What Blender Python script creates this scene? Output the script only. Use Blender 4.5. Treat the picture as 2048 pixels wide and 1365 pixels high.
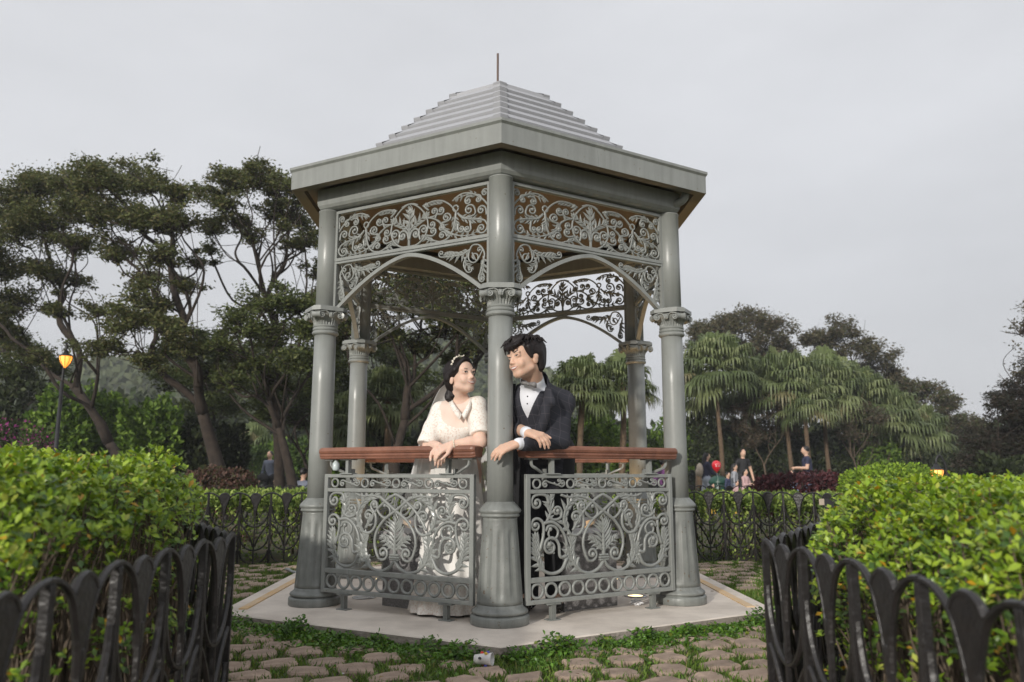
import bpy, bmesh, math, random
import numpy as np
from mathutils import Vector, Matrix
PI = math.pi
for o in list(bpy.data.objects): bpy.data.objects.remove(o)
SC = bpy.context.scene
COL = SC.collection
rng = np.random.default_rng(7)
random.seed(7)

# ------------------------------------------------------------------ camera
CAM = np.array([0.0402, -5.4684, 0.7673]); FPX = 1572.2; PITCH = 0.16465; YAW = -0.0099
cd = bpy.data.cameras.new('camera'); cam = bpy.data.objects.new('camera', cd); COL.objects.link(cam)
cam.location = CAM; cam.rotation_euler = (PI/2+PITCH, 0, YAW)
cd.sensor_width = 36; cd.lens = FPX/2048*36; cd.clip_start = .05; cd.clip_end = 2000
cd.dof.use_dof = True; cd.dof.focus_distance = 4.28; cd.dof.aperture_fstop = 3.2
SC.camera = cam

# ------------------------------------------------------------------ sky, sun, exposure
SUN_AZ = math.radians(28); SUN_EL = math.radians(17.5)      # sun behind the camera, to its left
w = bpy.data.worlds.new('World'); SC.world = w; w.use_nodes = True
nt = w.node_tree; nt.nodes.clear()
def wn(t, **k):
    n = nt.nodes.new(t)
    for a, b in k.items(): setattr(n, a, b)
    return n
out = wn('ShaderNodeOutputWorld'); bg = wn('ShaderNodeBackground'); bg.inputs[1].default_value = .12
sky = wn('ShaderNodeTexSky', sky_type='NISHITA', sun_disc=False)
sky.sun_elevation = SUN_EL; sky.sun_rotation = math.radians(180)+SUN_AZ; sky.dust_density = 4; sky.air_density = 1
tc = wn('ShaderNodeTexCoord'); sx = wn('ShaderNodeSeparateXYZ'); nt.links.new(tc.outputs['Generated'], sx.inputs[0])
# overcast layer: a grey deck, brighter overhead than at the horizon, with soft uneven cloud
mr = wn('ShaderNodeMapRange'); nt.links.new(sx.outputs[2], mr.inputs[0])
mr.inputs[1].default_value = -.05; mr.inputs[2].default_value = 1; mr.inputs[3].default_value = 5.5; mr.inputs[4].default_value = 7.4
mp = wn('ShaderNodeMapping'); nt.links.new(tc.outputs['Generated'], mp.inputs[0]); mp.inputs['Scale'].default_value = (1.5, 1.5, 4)
nz = wn('ShaderNodeTexNoise'); nt.links.new(mp.outputs[0], nz.inputs[0]); nz.inputs['Scale'].default_value = 1.7; nz.inputs['Detail'].default_value = 7; nz.inputs['Roughness'].default_value = .52
m2 = wn('ShaderNodeMapRange'); nt.links.new(nz.outputs[0], m2.inputs[0]); m2.inputs[1].default_value = .3; m2.inputs[2].default_value = .72; m2.inputs[3].default_value = .925; m2.inputs[4].default_value = 1.07
mu = wn('ShaderNodeMath', operation='MULTIPLY'); nt.links.new(mr.outputs[0], mu.inputs[0]); nt.links.new(m2.outputs[0], mu.inputs[1])
cc = wn('ShaderNodeMixRGB', blend_type='MULTIPLY'); cc.inputs[0].default_value = 1; cc.inputs[1].default_value = (.985, 1.0, 1.04, 1); nt.links.new(mu.outputs[0], cc.inputs[2])
mx = wn('ShaderNodeMixRGB'); mx.inputs[0].default_value = .94; nt.links.new(sky.outputs[0], mx.inputs[1]); nt.links.new(cc.outputs[0], mx.inputs[2])
nt.links.new(mx.outputs[0], bg.inputs[0]); nt.links.new(bg.outputs[0], out.inputs[0])
sd = bpy.data.lights.new('sun', 'SUN'); sd.energy = 3.0; sd.angle = math.radians(1.6); sd.color = (1, .95, .87)
so = bpy.data.objects.new('sun', sd); COL.objects.link(so)
sun_from = Vector((-math.sin(SUN_AZ)*math.cos(SUN_EL), -math.cos(SUN_AZ)*math.cos(SUN_EL), math.sin(SUN_EL)))
so.rotation_euler = (-sun_from).to_track_quat('-Z', 'Y').to_euler(); so.location = sun_from*30
vs = SC.view_settings; vs.view_transform = 'Standard'; vs.look = 'None'; vs.exposure = 0; vs.gamma = 1; vs.use_curve_mapping = False
SC.render.engine = 'CYCLES'
SC.render.resolution_x = 1024; SC.render.resolution_y = 682

# ------------------------------------------------------------------ pixel rays (photo pixel -> direction)
_r = np.array([math.cos(YAW), math.sin(YAW), 0]); _f0 = np.array([-math.sin(YAW), math.cos(YAW), 0]); _z = np.array([0, 0, 1.])
_fw = math.cos(PITCH)*_f0+math.sin(PITCH)*_z; _up = -math.sin(PITCH)*_f0+math.cos(PITCH)*_z
def ray(u, v): return _r*(u-1024)/FPX+_fw+_up*(682.5-v)/FPX
def px_y(u, v, y):
    d = ray(u, v); return CAM+d*(y-CAM[1])/d[1]
def px_z(u, v, z):
    d = ray(u, v); return CAM+d*(z-CAM[2])/d[2]
def proj(P):
    d = np.asarray(P)-CAM; yy = d@_fw
    return 1024+FPX*(d@_r)/yy, 682.5-FPX*(d@_up)/yy, yy

# ------------------------------------------------------------------ helpers: objects
def link(o, parent=None):
    COL.objects.link(o)
    if parent is not None: o.parent = parent
    return o
def tag(o, label=None, cat=None, group=None, kind=None):
    if label: o['label'] = label
    if cat: o['category'] = cat
    if group: o['group'] = group
    if kind: o['kind'] = kind
    return o
def empty(name, loc=(0, 0, 0), rz=0, parent=None):
    o = bpy.data.objects.new(name, None); o.location = loc; o.rotation_euler = (0, 0, rz); o.empty_display_size = .1
    return link(o, parent)
def inst(name, mesh, parent=None, loc=(0, 0, 0), rot=(0, 0, 0), sc=(1, 1, 1)):
    o = bpy.data.objects.new(name, mesh); o.location = loc; o.rotation_euler = rot; o.scale = sc
    return link(o, parent)
def copy_tree(o, parent=None):
    c = o.copy(); link(c); c.parent = parent
    for ch in list(o.children): copy_tree(ch, c)
    return c

class MB:
    """collects shapes, builds ONE mesh"""
    def __init__(s): s.V = []; s.F = []; s.M = []; s.C = []; s.n = 0
    def add(s, V, F, mi=0, col=None):
        V = np.asarray(V, float).reshape(-1, 3); s.V.append(V)
        if isinstance(F, np.ndarray): s.F.append(F+s.n); s.M.append(np.full(len(F), mi))
        else:
            by = {}
            for f in F: by.setdefault(len(f), []).append(f)
            for k, l in by.items(): s.F.append(np.array(l)+s.n); s.M.append(np.full(len(l), mi))
        c = np.zeros((len(V), 4)); c[:] = (1, 1, 1, 1) if col is None else (np.append(np.asarray(col, float), 1) if np.ndim(col) == 1 and len(col) == 3 else 1)
        if col is not None and np.ndim(col) == 2: c[:, :3] = col
        s.C.append(c); s.n += len(V); return s
    def mesh(s, name, mats, smooth=False, color=False):
        V = np.vstack(s.V); me = bpy.data.meshes.new(name)
        tot = np.concatenate([np.full(len(f), f.shape[1]) for f in s.F]); li = np.concatenate([f.ravel() for f in s.F])
        st = np.concatenate([[0], np.cumsum(tot)[:-1]])
        me.vertices.add(len(V)); me.vertices.foreach_set('co', V.astype(np.float32).ravel())
        me.loops.add(len(li)); me.loops.foreach_set('vertex_index', li.astype(np.int32))
        me.polygons.add(len(tot)); me.polygons.foreach_set('loop_start', st.astype(np.int32)); me.polygons.foreach_set('loop_total', tot.astype(np.int32))
        me.polygons.foreach_set('material_index', np.concatenate(s.M).astype(np.int32))
        me.polygons.foreach_set('use_smooth', np.full(len(tot), bool(smooth)))
        if color:
            a = me.color_attributes.new('col', 'FLOAT_COLOR', 'POINT'); a.data.foreach_set('color', np.vstack(s.C).astype(np.float32).ravel())
        for m in (mats if isinstance(mats, (list, tuple)) else [mats]): me.materials.append(m)
        me.update(calc_edges=True); me.validate()
        return me
    def build(s, name, mats, parent=None, smooth=False, color=False, loc=(0, 0, 0), rot=(0, 0, 0)):
        return inst(name, s.mesh(name, mats, smooth, color), parent, loc, rot)
    # shapes
    def tube(s, P, r, k=7, caps=True, mi=0, col=None, closed=False, flat=1.0):
        P = np.asarray(P, float); n = len(P); r = np.broadcast_to(np.asarray(r, float), (n,))
        T = np.gradient(P, axis=0)
        if closed: T = np.roll(P, -1, 0)-np.roll(P, 1, 0)
        T /= np.linalg.norm(T, axis=1)[:, None]+1e-12
        ref = np.array([0, 1., 0]) if abs(T[:, 1]).max() < .9 else (np.array([1., 0, 0]) if abs(T[:, 0]).max() < .95 else np.array([.3, .4, .87]))
        N = np.cross(T, ref); ln = np.linalg.norm(N, axis=1); N /= ln[:, None]+1e-9
        B = np.cross(T, N)
        a = np.arange(k)*2*PI/k
        V = (P[:, None]+r[:, None, None]*(N[:, None]*np.cos(a)[None, :, None]+B[:, None]*np.sin(a)[None, :, None]*flat)).reshape(-1, 3)
        i = np.arange(n if closed else n-1)[:, None]*k; j = np.arange(k)[None]; i2 = (i+k) % (n*k)
        F = np.stack([i+j, i+(j+1) % k, i2+(j+1) % k, i2+j], -1).reshape(-1, 4)
        s.add(V, F, mi, col)
        if caps and not closed:
            b = s.n-n*k
            s.F.append(np.array([[b+q for q in range(k)][::-1]])); s.M.append(np.array([mi]))
            s.F.append(np.array([[b+(n-1)*k+q for q in range(k)]])); s.M.append(np.array([mi]))
        return s
    def box(s, c, size, rz=0, mi=0, bev=0, R=None, col=None):
        x, y, z = [q/2 for q in size]; b = min(bev, x*.9, y*.9, z*.9)
        if b > 0:
            V = []
            for sx in (-1, 1):
                for sy in (-1, 1):
                    for sz in (-1, 1):
                        V += [(sx*(x-b), sy*(y-b), sz*z), (sx*(x-b), sy*y, sz*(z-b)), (sx*x, sy*(y-b), sz*(z-b))]
            idx = lambda a, b_, c_, q: ((a > 0)*4+(b_ > 0)*2+(c_ > 0))*3+q
            F = []
            for t in (-1, 1):
                F.append([idx(-1, -1, t, 0), idx(1, -1, t, 0), idx(1, 1, t, 0), idx(-1, 1, t, 0)][::(1 if t > 0 else -1)])
                F.append([idx(-1, t, -1, 1), idx(1, t, -1, 1), idx(1, t, 1, 1), idx(-1, t, 1, 1)][::(-1 if t > 0 else 1)])
                F.append([idx(t, -1, -1, 2), idx(t, 1, -1, 2), idx(t, 1, 1, 2), idx(t, -1, 1, 2)][::(1 if t > 0 else -1)])
            for a in (-1, 1):
                for b_ in (-1, 1):
                    F.append([idx(-1, a, b_, 0), idx(1, a, b_, 0), idx(1, a, b_, 1), idx(-1, a, b_, 1)][::(1 if a*b_ < 0 else -1)][::-1])
                    F.append([idx(a, -1, b_, 0), idx(a, 1, b_, 0), idx(a, 1, b_, 2), idx(a, -1, b_, 2)][::(1 if a*b_ > 0 else -1)][::-1])
                    F.append([idx(a, b_, -1, 1), idx(a, b_, 1, 1), idx(a, b_, 1, 2), idx(a, b_, -1, 2)][::(1 if a*b_ < 0 else -1)][::-1])
                    for c_ in (-1, 1): F.append([idx(a, b_, c_, q) for q in range(3)][::(1 if a*b_*c_ > 0 else -1)])
        else:
            V = [(a*x, b_*y, c_*z) for a in (-1, 1) for b_ in (-1, 1) for c_ in (-1, 1)]
            F = [[0, 1, 3, 2], [4, 6, 7, 5], [0, 4, 5, 1], [2, 3, 7, 6], [0, 2, 6, 4], [1, 5, 7, 3]]
        V = np.array(V, float)
        if R is not None: V = V@np.asarray(R).T
        elif rz:
            C, S_ = math.cos(rz), math.sin(rz); V = np.stack([V[:, 0]*C-V[:, 1]*S_, V[:, 0]*S_+V[:, 1]*C, V[:, 2]], 1)
        return s.add(V+np.array(c, float), F, mi, col)
    def lathe(s, prof, k=32, c=(0, 0, 0), mi=0, a0=0, rfun=None, col=None):
        a = a0+np.arange(k)*2*PI/k; V = []
        for i, (r, z) in enumerate(prof):
            rr = np.full(k, r) if rfun is None else np.array([rfun(r, z, t) for t in a])
            V.append(np.stack([rr*np.cos(a), rr*np.sin(a), np.full(k, z)], 1))
        V = np.vstack(V)+np.array(c, float); n = len(prof)
        i = np.arange(n-1)[:, None]*k; j = np.arange(k)[None]
        F = np.stack([i+j, i+(j+1) % k, i+k+(j+1) % k, i+k+j], -1).reshape(-1, 4)
        s.add(V, F, mi, col); b = s.n-n*k
        if prof[0][0] > 1e-6: s.F.append(np.array([[b+q for q in range(k)][::-1]])); s.M.append(np.array([mi]))
        if prof[-1][0] > 1e-6: s.F.append(np.array([[b+(n-1)*k+q for q in range(k)]])); s.M.append(np.array([mi]))
        return s
    def prism(s, poly, z0, z1, mi=0, inset=0, col=None):
        P = np.asarray(poly, float); n = len(P)
        V = np.vstack([np.c_[P, np.full(n, z0)], np.c_[P, np.full(n, z1)]])
        F = [list(range(n))[::-1], [n+i for i in range(n)]]+[[i, (i+1) % n, n+(i+1) % n, n+i] for i in range(n)]
        return s.add(V, F, mi, col)
    def plate(s, poly, y0, y1, mi=0):       # outline in x,z extruded along y
        P = np.asarray(poly, float); n = len(P)
        V = np.vstack([np.c_[P[:, 0], np.full(n, y0), P[:, 1]], np.c_[P[:, 0], np.full(n, y1), P[:, 1]]])
        F = [list(range(n)), [n+i for i in range(n)][::-1]]+[[i, n+i, n+(i+1) % n, (i+1) % n] for i in range(n)]
        return s.add(V, F, mi)
    def ball(s, c, r, k=10, mi=0, col=None, R=None):
        m = max(4, k//2); r = np.broadcast_to(np.asarray(r, float), (3,)); V = [(0, 0, -1)]; F = []
        for i in range(1, m):
            t = -PI/2+PI*i/m
            V += [(math.cos(t)*math.cos(2*PI*j/k), math.cos(t)*math.sin(2*PI*j/k), math.sin(t)) for j in range(k)]
        V.append((0, 0, 1))
        for j in range(k):
            F.append([0, 1+(j+1) % k, 1+j]); F.append([len(V)-1, 1+(m-2)*k+j, 1+(m-2)*k+(j+1) % k])
            for i in range(m-2): F.append([1+i*k+j, 1+i*k+(j+1) % k, 1+(i+1)*k+(j+1) % k, 1+(i+1)*k+j])
        V = np.array(V)*r
        if R is not None: V = V@np.asarray(R).T
        return s.add(V+np.array(c, float), F, mi, col)

def catmull(P, m=6, closed=False):
    P = np.asarray(P, float); n = len(P)
    if closed: Q = np.vstack([P[-1:], P, P[:2]]); seg = n
    else: Q = np.vstack([2*P[0]-P[1], P, 2*P[-1]-P[-2]]); seg = n-1
    t = np.linspace(0, 1, m, endpoint=False)[:, None]; O = []
    for i in range(seg):
        a, b, c, d = Q[i:i+4]
        O.append(.5*((2*b)+(c-a)*t+(2*a-5*b+4*c-d)*t*t+(3*b-a-3*c+d)*t**3))
    O = np.vstack(O)
    return O if closed else np.vstack([O, P[-1]])

# ------------------------------------------------------------------ helpers: materials
MATS = {}
def mat(name, base, rough=.6, var=.0, vscale=6., bump=0., bscale=40., metal=0., spec=.5, col2=None, attr=False, trans=0., coat=0., obj_rand=0., emit=None, sss=0, coords='Object', thresh=None):
    if name in MATS: return MATS[name]
    m = bpy.data.materials.new(name); m.use_nodes = True; n = m.node_tree; b = n.nodes['Principled BSDF']; L = n.links.new
    b.inputs['Roughness'].default_value = rough; b.inputs['Metallic'].default_value = metal; b.inputs['Specular IOR Level'].default_value = spec
    if coat: b.inputs['Coat Weight'].default_value = coat; b.inputs['Coat Roughness'].default_value = .12
    if trans: pass
    base4 = (*base, 1); src = None
    tcn = n.nodes.new('ShaderNodeTexCoord')
    if attr:
        a = n.nodes.new('ShaderNodeVertexColor'); a.layer_name = 'col'
        mm = n.nodes.new('ShaderNodeMixRGB'); mm.blend_type = 'MULTIPLY'; mm.inputs[0].default_value = 1; mm.inputs[1].default_value = base4; L(a.outputs[0], mm.inputs[2]); src = mm.outputs[0]
    if var or col2:
        t = n.nodes.new('ShaderNodeTexNoise'); L(tcn.outputs[coords], t.inputs[0]); t.inputs['Scale'].default_value = vscale; t.inputs['Detail'].default_value = 6; t.inputs['Roughness'].default_value = .62
        r = n.nodes.new('ShaderNodeValToRGB'); lo, hi = thresh or (.32, .68); r.color_ramp.elements[0].position = lo; r.color_ramp.elements[1].position = hi
        c2 = col2 or tuple(q*(1-var) for q in base); c1 = base if col2 else tuple(min(1, q*(1+var)) for q in base)
        if attr: c2 = tuple(q/max(1e-4, p) for q, p in zip(c2, base)); c1 = tuple(q/max(1e-4, p) for q, p in zip(c1, base))
        r.color_ramp.elements[0].color = (*c2, 1); r.color_ramp.elements[1].color = (*c1, 1); L(t.outputs[0], r.inputs[0])
        if src is not None:
            m3 = n.nodes.new('ShaderNodeMixRGB'); m3.blend_type = 'MULTIPLY'; m3.inputs[0].default_value = 1; L(src, m3.inputs[1]); L(r.outputs[0], m3.inputs[2]); src = m3.outputs[0]
        else: src = r.outputs[0]
    if obj_rand:
        oi = n.nodes.new('ShaderNodeObjectInfo'); hs = n.nodes.new('ShaderNodeHueSaturation')
        q = n.nodes.new('ShaderNodeMapRange'); q.inputs[3].default_value = 1-obj_rand; q.inputs[4].default_value = 1+obj_rand; L(oi.outputs['Random'], q.inputs[0]); L(q.outputs[0], hs.inputs['Value'])
        if src is None: hs.inputs['Color'].default_value = base4
        else: L(src, hs.inputs['Color'])
        src = hs.outputs[0]
    if src is None: b.inputs['Base Color'].default_value = base4
    else: L(src, b.inputs['Base Color'])
    if bump:
        t2 = n.nodes.new('ShaderNodeTexNoise'); L(tcn.outputs[coords], t2.inputs[0]); t2.inputs['Scale'].default_value = bscale; t2.inputs['Detail'].default_value = 5
        bp = n.nodes.new('ShaderNodeBump'); bp.inputs['Strength'].default_value = bump; bp.inputs['Distance'].default_value = .01; L(t2.outputs[0], bp.inputs['Height']); L(bp.outputs[0], b.inputs['Normal'])
    if trans:                                   # leaf: light passes through
        o = n.nodes['Material Output']; tr = n.nodes.new('ShaderNodeBsdfTranslucent'); ms = n.nodes.new('ShaderNodeMixShader'); ms.inputs[0].default_value = trans
        if src is None: tr.inputs[0].default_value = base4
        else: L(src, tr.inputs[0])
        L(b.outputs[0], ms.inputs[1]); L(tr.outputs[0], ms.inputs[2]); L(ms.outputs[0], o.inputs[0])
    if emit:
        b.inputs['Emission Color'].default_value = (*emit[0], 1); b.inputs['Emission Strength'].default_value = emit[1]
    if sss:
        b.inputs['Subsurface Weight'].default_value = sss; b.inputs['Subsurface Radius'].default_value = (.012, .005, .003); b.inputs['Subsurface Scale'].default_value = 1
    MATS[name] = m; return m
# ================================================================== materials
M_PAINT = mat('grey_green_enamel', (.27, .282, .268), rough=.27, var=.07, vscale=5, bump=.05, bscale=60, spec=.55)
M_PAINTD = mat('weathered_grey_enamel', (.225, .236, .222), rough=.33, var=.16, vscale=9, bump=.12, bscale=90, spec=.5)
def weather(m, streak=.22, chip=.66):
    """old enamel: rain streaks, chalky fading and a few rust-brown chips"""
    n = m.node_tree; b = n.nodes['Principled BSDF']; lk = b.inputs['Base Color'].links[0]; src = lk.from_socket; tc = n.nodes.new('ShaderNodeTexCoord')
    mp = n.nodes.new('ShaderNodeMapping'); mp.inputs['Scale'].default_value = (26, 26, 1.6); n.links.new(tc.outputs['Object'], mp.inputs[0]); t = n.nodes.new('ShaderNodeTexNoise'); t.inputs['Scale'].default_value = 1.0; t.inputs['Detail'].default_value = 4; n.links.new(mp.outputs[0], t.inputs[0])
    r = n.nodes.new('ShaderNodeMapRange'); r.inputs[1].default_value = .35; r.inputs[2].default_value = .7; r.inputs[3].default_value = 1; r.inputs[4].default_value = 1-streak; n.links.new(t.outputs[0], r.inputs[0])
    mu = n.nodes.new('ShaderNodeMixRGB'); mu.blend_type = 'MULTIPLY'; mu.inputs[0].default_value = 1; n.links.new(src, mu.inputs[1]); n.links.new(r.outputs[0], mu.inputs[2])
    t2 = n.nodes.new('ShaderNodeTexNoise'); t2.inputs['Scale'].default_value = 55; t2.inputs['Detail'].default_value = 3; n.links.new(tc.outputs['Object'], t2.inputs[0]); st = n.nodes.new('ShaderNodeMapRange'); st.inputs[1].default_value = chip; st.inputs[2].default_value = chip+.03; n.links.new(t2.outputs[0], st.inputs[0])
    mx = n.nodes.new('ShaderNodeMixRGB'); n.links.new(st.outputs[0], mx.inputs[0]); n.links.new(mu.outputs[0], mx.inputs[1]); mx.inputs[2].default_value = (.13, .09, .06, 1); n.links.new(mx.outputs[0], b.inputs['Base Color'])
    rr = n.nodes.new('ShaderNodeMapRange'); rr.inputs[1].default_value = .3; rr.inputs[2].default_value = .75; rr.inputs[3].default_value = b.inputs['Roughness'].default_value; rr.inputs[4].default_value = b.inputs['Roughness'].default_value+.22; n.links.new(t.outputs[0], rr.inputs[0]); n.links.new(rr.outputs[0], b.inputs['Roughness'])
weather(M_PAINT, .16, .72); weather(M_PAINTD, .28, .68)
M_ROOF = mat('light_grey_roof_paint', (.36, .365, .385), rough=.45, var=.05, vscale=4, bump=.04, bscale=50)
M_CEIL = mat('brown_underside_paint', (.17, .135, .095), rough=.6, var=.12, vscale=6)
M_WOOD = mat('varnished_red_wood', (.27, .118, .075), rough=.42, col2=(.12, .052, .034), vscale=9, bump=.3, bscale=70, thresh=(.25, .6))
M_COPPER = mat('brown_rod', (.10, .055, .038), rough=.5)
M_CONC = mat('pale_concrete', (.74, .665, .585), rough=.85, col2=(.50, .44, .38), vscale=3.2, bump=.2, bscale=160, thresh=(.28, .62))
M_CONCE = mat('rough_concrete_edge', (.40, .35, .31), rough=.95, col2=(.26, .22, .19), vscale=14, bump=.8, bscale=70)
M_YEL = mat('worn_yellow_paint', (.66, .42, .18), rough=.8, col2=(.62, .5, .36), vscale=7)
M_GRAN = mat('speckled_grey_granite', (.30, .29, .29), rough=.55, col2=(.12, .115, .115), vscale=120, bump=.1, bscale=200)
M_GRANT = mat('polished_granite_top', (.42, .40, .39), rough=.35, col2=(.2, .19, .19), vscale=120)
M_STEEL = mat('dull_steel', (.45, .45, .45), rough=.35, metal=.9)

# ================================================================== gazebo
GR = 1.25; PHI = .0153
gz = empty('gazebo', (0, 0, 0), PHI)
tag(gz, 'grey-green cast iron hexagonal gazebo with stepped roof and scrolled panels', 'gazebo')
def hv(r, deg): return np.array([r*math.cos(math.radians(deg)), r*math.sin(math.radians(deg))])
def hexpoly(r): return np.array([hv(r, a) for a in (-90, -30, 30, 90, 150, 210)])

# ---- platform slab
mb = MB(); P = hexpoly(1.80); Pi = hexpoly(1.792)
V = np.vstack([np.c_[P, np.full(6, -.062)], np.c_[P, np.full(6, -.006)], np.c_[Pi, np.zeros(6)]])
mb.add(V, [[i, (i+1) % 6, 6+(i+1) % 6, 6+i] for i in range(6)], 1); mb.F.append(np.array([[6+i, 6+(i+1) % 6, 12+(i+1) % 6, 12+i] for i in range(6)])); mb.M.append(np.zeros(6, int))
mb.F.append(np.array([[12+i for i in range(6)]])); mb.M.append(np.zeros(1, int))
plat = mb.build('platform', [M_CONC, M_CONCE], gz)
plat['label'] = 'pale concrete hexagonal slab with a yellow edge line'
for th in (0, 180):
    m = MB(); ap = 1.8*math.cos(PI/6)
    m.box((ap-.115, 0, .003), (.05, 1.62, .006)); m.build('edge_stripe', M_YEL, plat, rot=(0, 0, math.radians(th)))

# ---- columns
def smooth01(x): x = min(1, max(0, x)); return x*x*(3-2*x)
def flute(r, z, t):
    w_ = smooth01((z-.125)/.02)*smooth01((.475-z)/.03); c = math.cos(10*t)
    return r-.0065*w_*smooth01((c-.1)/.5)
base = MB()
base.lathe([(.150, 0), (.153, .004), (.153, .040), (.149, .046), (.132, .049), (.132, .052), (.142, .055), (.147, .062), (.143, .071), (.129, .080), (.122, .088), (.1205, .10)], 40)
zs = np.linspace(.10, .52, 22)
base.lathe([(.1205-(z-.10)/.42*.0305, z) for z in zs]+[(.091, .532)], 96, rfun=flute)
base.lathe([(.091, .532), (.101, .536), (.104, .542), (.101, .549), (.098, .552), (.108, .557), (.112, .566), (.107, .576), (.092, .593), (.078, .607), (.0715, .613)], 40)
M_BASE = base.mesh('column_base', M_PAINTD, True)
sh = MB(); sh.lathe([(.0705, .606), (.0695, .9), (.0675, 1.3), (.0655, 1.607)], 36)
sh.lathe([(.0665, 1.765), (.066, 2.1), (.066, 2.388), (.069, 2.390), (.069, 2.396)], 36)
M_SHAFT = sh.mesh('shaft', M_PAINT, True)
cap = MB()
cap.lathe([(.0655, 1.598), (.074, 1.601), (.0805, 1.608), (.0815, 1.615), (.077, 1.623), (.072, 1.626), (.0765, 1.630), (.078, 1.636), (.075, 1.643), (.0715, 1.646), (.075, 1.650), (.0765, 1.655), (.073, 1.661)], 36)
def bell(r, z, t):
    k_ = smooth01((z-1.665)/.07); sq = 1/max(abs(math.cos(t)), abs(math.sin(t))); sq = min(sq, 1.24)
    return r*(1+(sq-1)*k_*.8)+.0035*math.cos(28*t)*(1-k_*.7)
cap.lathe([(.070, 1.660), (.0715, 1.675), (.076, 1.69), (.084, 1.705), (.094, 1.718), (.098, 1.728), (.095, 1.738), (.088, 1.742)], 112, rfun=bell)
h_, c_ = .112, .040
oct_ = lambda h, c: [(h, -h+c), (h, h-c), (h-c, h), (-h+c, h), (-h, h-c), (-h, -h+c), (-h+c, -h), (h-c, -h)]
cap.prism(oct_(h_, c_), 1.742, 1.764); cap.prism(oct_(h_-.012, c_*.8), 1.764, 1.772)
def spiral2(cx, cz, r, a0, turns, side, n=26, end=.16):
    t = np.linspace(0, 1, n); rr = r*(1-(1-end)*t**.85); a = a0+side*turns*2*PI*t
    return np.stack([cx+rr*np.cos(a), cz+rr*np.sin(a)], 1)
for q in range(4):
    Rm = np.array(Matrix.Rotation(q*PI/2, 3, 'Z'))
    for s_ in (-1, 1):
        p2 = spiral2(s_*.056, 1.713, .022, PI/2, 1.6, -s_)
        pre = catmull([(s_*.008, 1.70), (s_*.015, 1.726), (s_*.035, 1.739)], 4)
        p2 = np.vstack([pre, p2]); P3 = np.stack([np.full(len(p2), .103), p2[:, 0], p2[:, 1]], 1)
        cap.tube(P3@Rm.T, .0048, 6); e = P3[-1]@Rm.T; cap.ball(e, .0065, 8)
    cap.ball(np.array([.102, 0, 1.716])@Rm.T, (.012, .012, .019), 8, R=Rm)
    Rd = np.array(Matrix.Rotation(q*PI/2+PI/4, 3, 'Z'))     # corner volute scroll seen end-on
    for yy in (-.022, .022): pass
    cap.lathe([(.0, -.03), (.021, -.028), (.016, 0), (.021, .028), (.0, .03)], 14); Vv = cap.V[-1]
    Vn = np.stack([Vv[:, 0], Vv[:, 2], Vv[:, 1]], 1)+np.array([.116, 0, 1.716]); cap.V[-1] = Vn@Rd.T
M_CAP = cap.mesh('capital', M_PAINT, False)
for f in M_CAP.polygons: f.use_smooth = len(f.vertices) == 4 and f.area < 4e-5
for a in (-90, -30, 30, 90, 150, 210):
    c = hv(GR, a); co = inst('column', M_SHAFT, gz, (c[0], c[1], 0), (0, 0, math.radians(a)))
    inst('column_base', M_BASE, co); inst('capital', M_CAP, co)

# ---- ironwork vocabulary (outlines in x,z ; thickness along y)
def p3(p2, y=0): p2 = np.asarray(p2, float); return np.stack([p2[:, 0], np.full(len(p2), y), p2[:, 1]], 1)
def spiral_to(tail, c, r, side, turns=1.35, end=.2):
    """path from tail points into a spiral round c (side +1 = anticlockwise)"""
    tail = [np.array(t, float) for t in tail]; c = np.array(c, float); d = tail[-1]-c; a = math.atan2(d[1], d[0])+side*.9
    sp = spiral2(c[0], c[1], r, a, turns, side, 22, end)
    pre = catmull(np.vstack([tail, sp[0:1], sp[2:3]]), 5)[:-6]
    return np.vstack([pre, sp])
def scroll_mb(path, r, ball=True, k=6, taper=True):
    m = MB(); n = len(path); rr = np.full(n, r)
    if taper: rr = r*(1-.25*np.linspace(0, 1, n))
    m.tube(p3(path), rr, k)
    if ball: m.ball(p3(path[-1:])[0], r*1.55, 8)
    return m
def leaflet(m, b, ang, L, W, th=.006):
    ca, sa = math.cos(ang), math.sin(ang); q = lambda u, v: (b[0]+u*ca-v*sa, b[1]+u*sa+v*ca)
    bend = .18*L
    pts = [q(0, -.25*W), q(.45*L, -.55*W), q(L, bend), q(.5*L, .5*W), q(0, .25*W)]; mid = [q(.02*L, 0), q(.5*L, 0)]
    V = [(x, 0, z) for x, z in pts]+[(mid[0][0], -th, mid[0][1]), (mid[1][0], -th*.8, mid[1][1]), (mid[0][0], th, mid[0][1]), (mid[1][0], th*.8, mid[1][1])]
    m.add(V, [[0, 1, 6, 5], [1, 2, 6], [2, 3, 6], [3, 4, 5, 6], [4, 0, 5], [1, 0, 7, 8], [2, 1, 8], [3, 2, 8], [4, 3, 8, 7], [0, 4, 7]])
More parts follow.
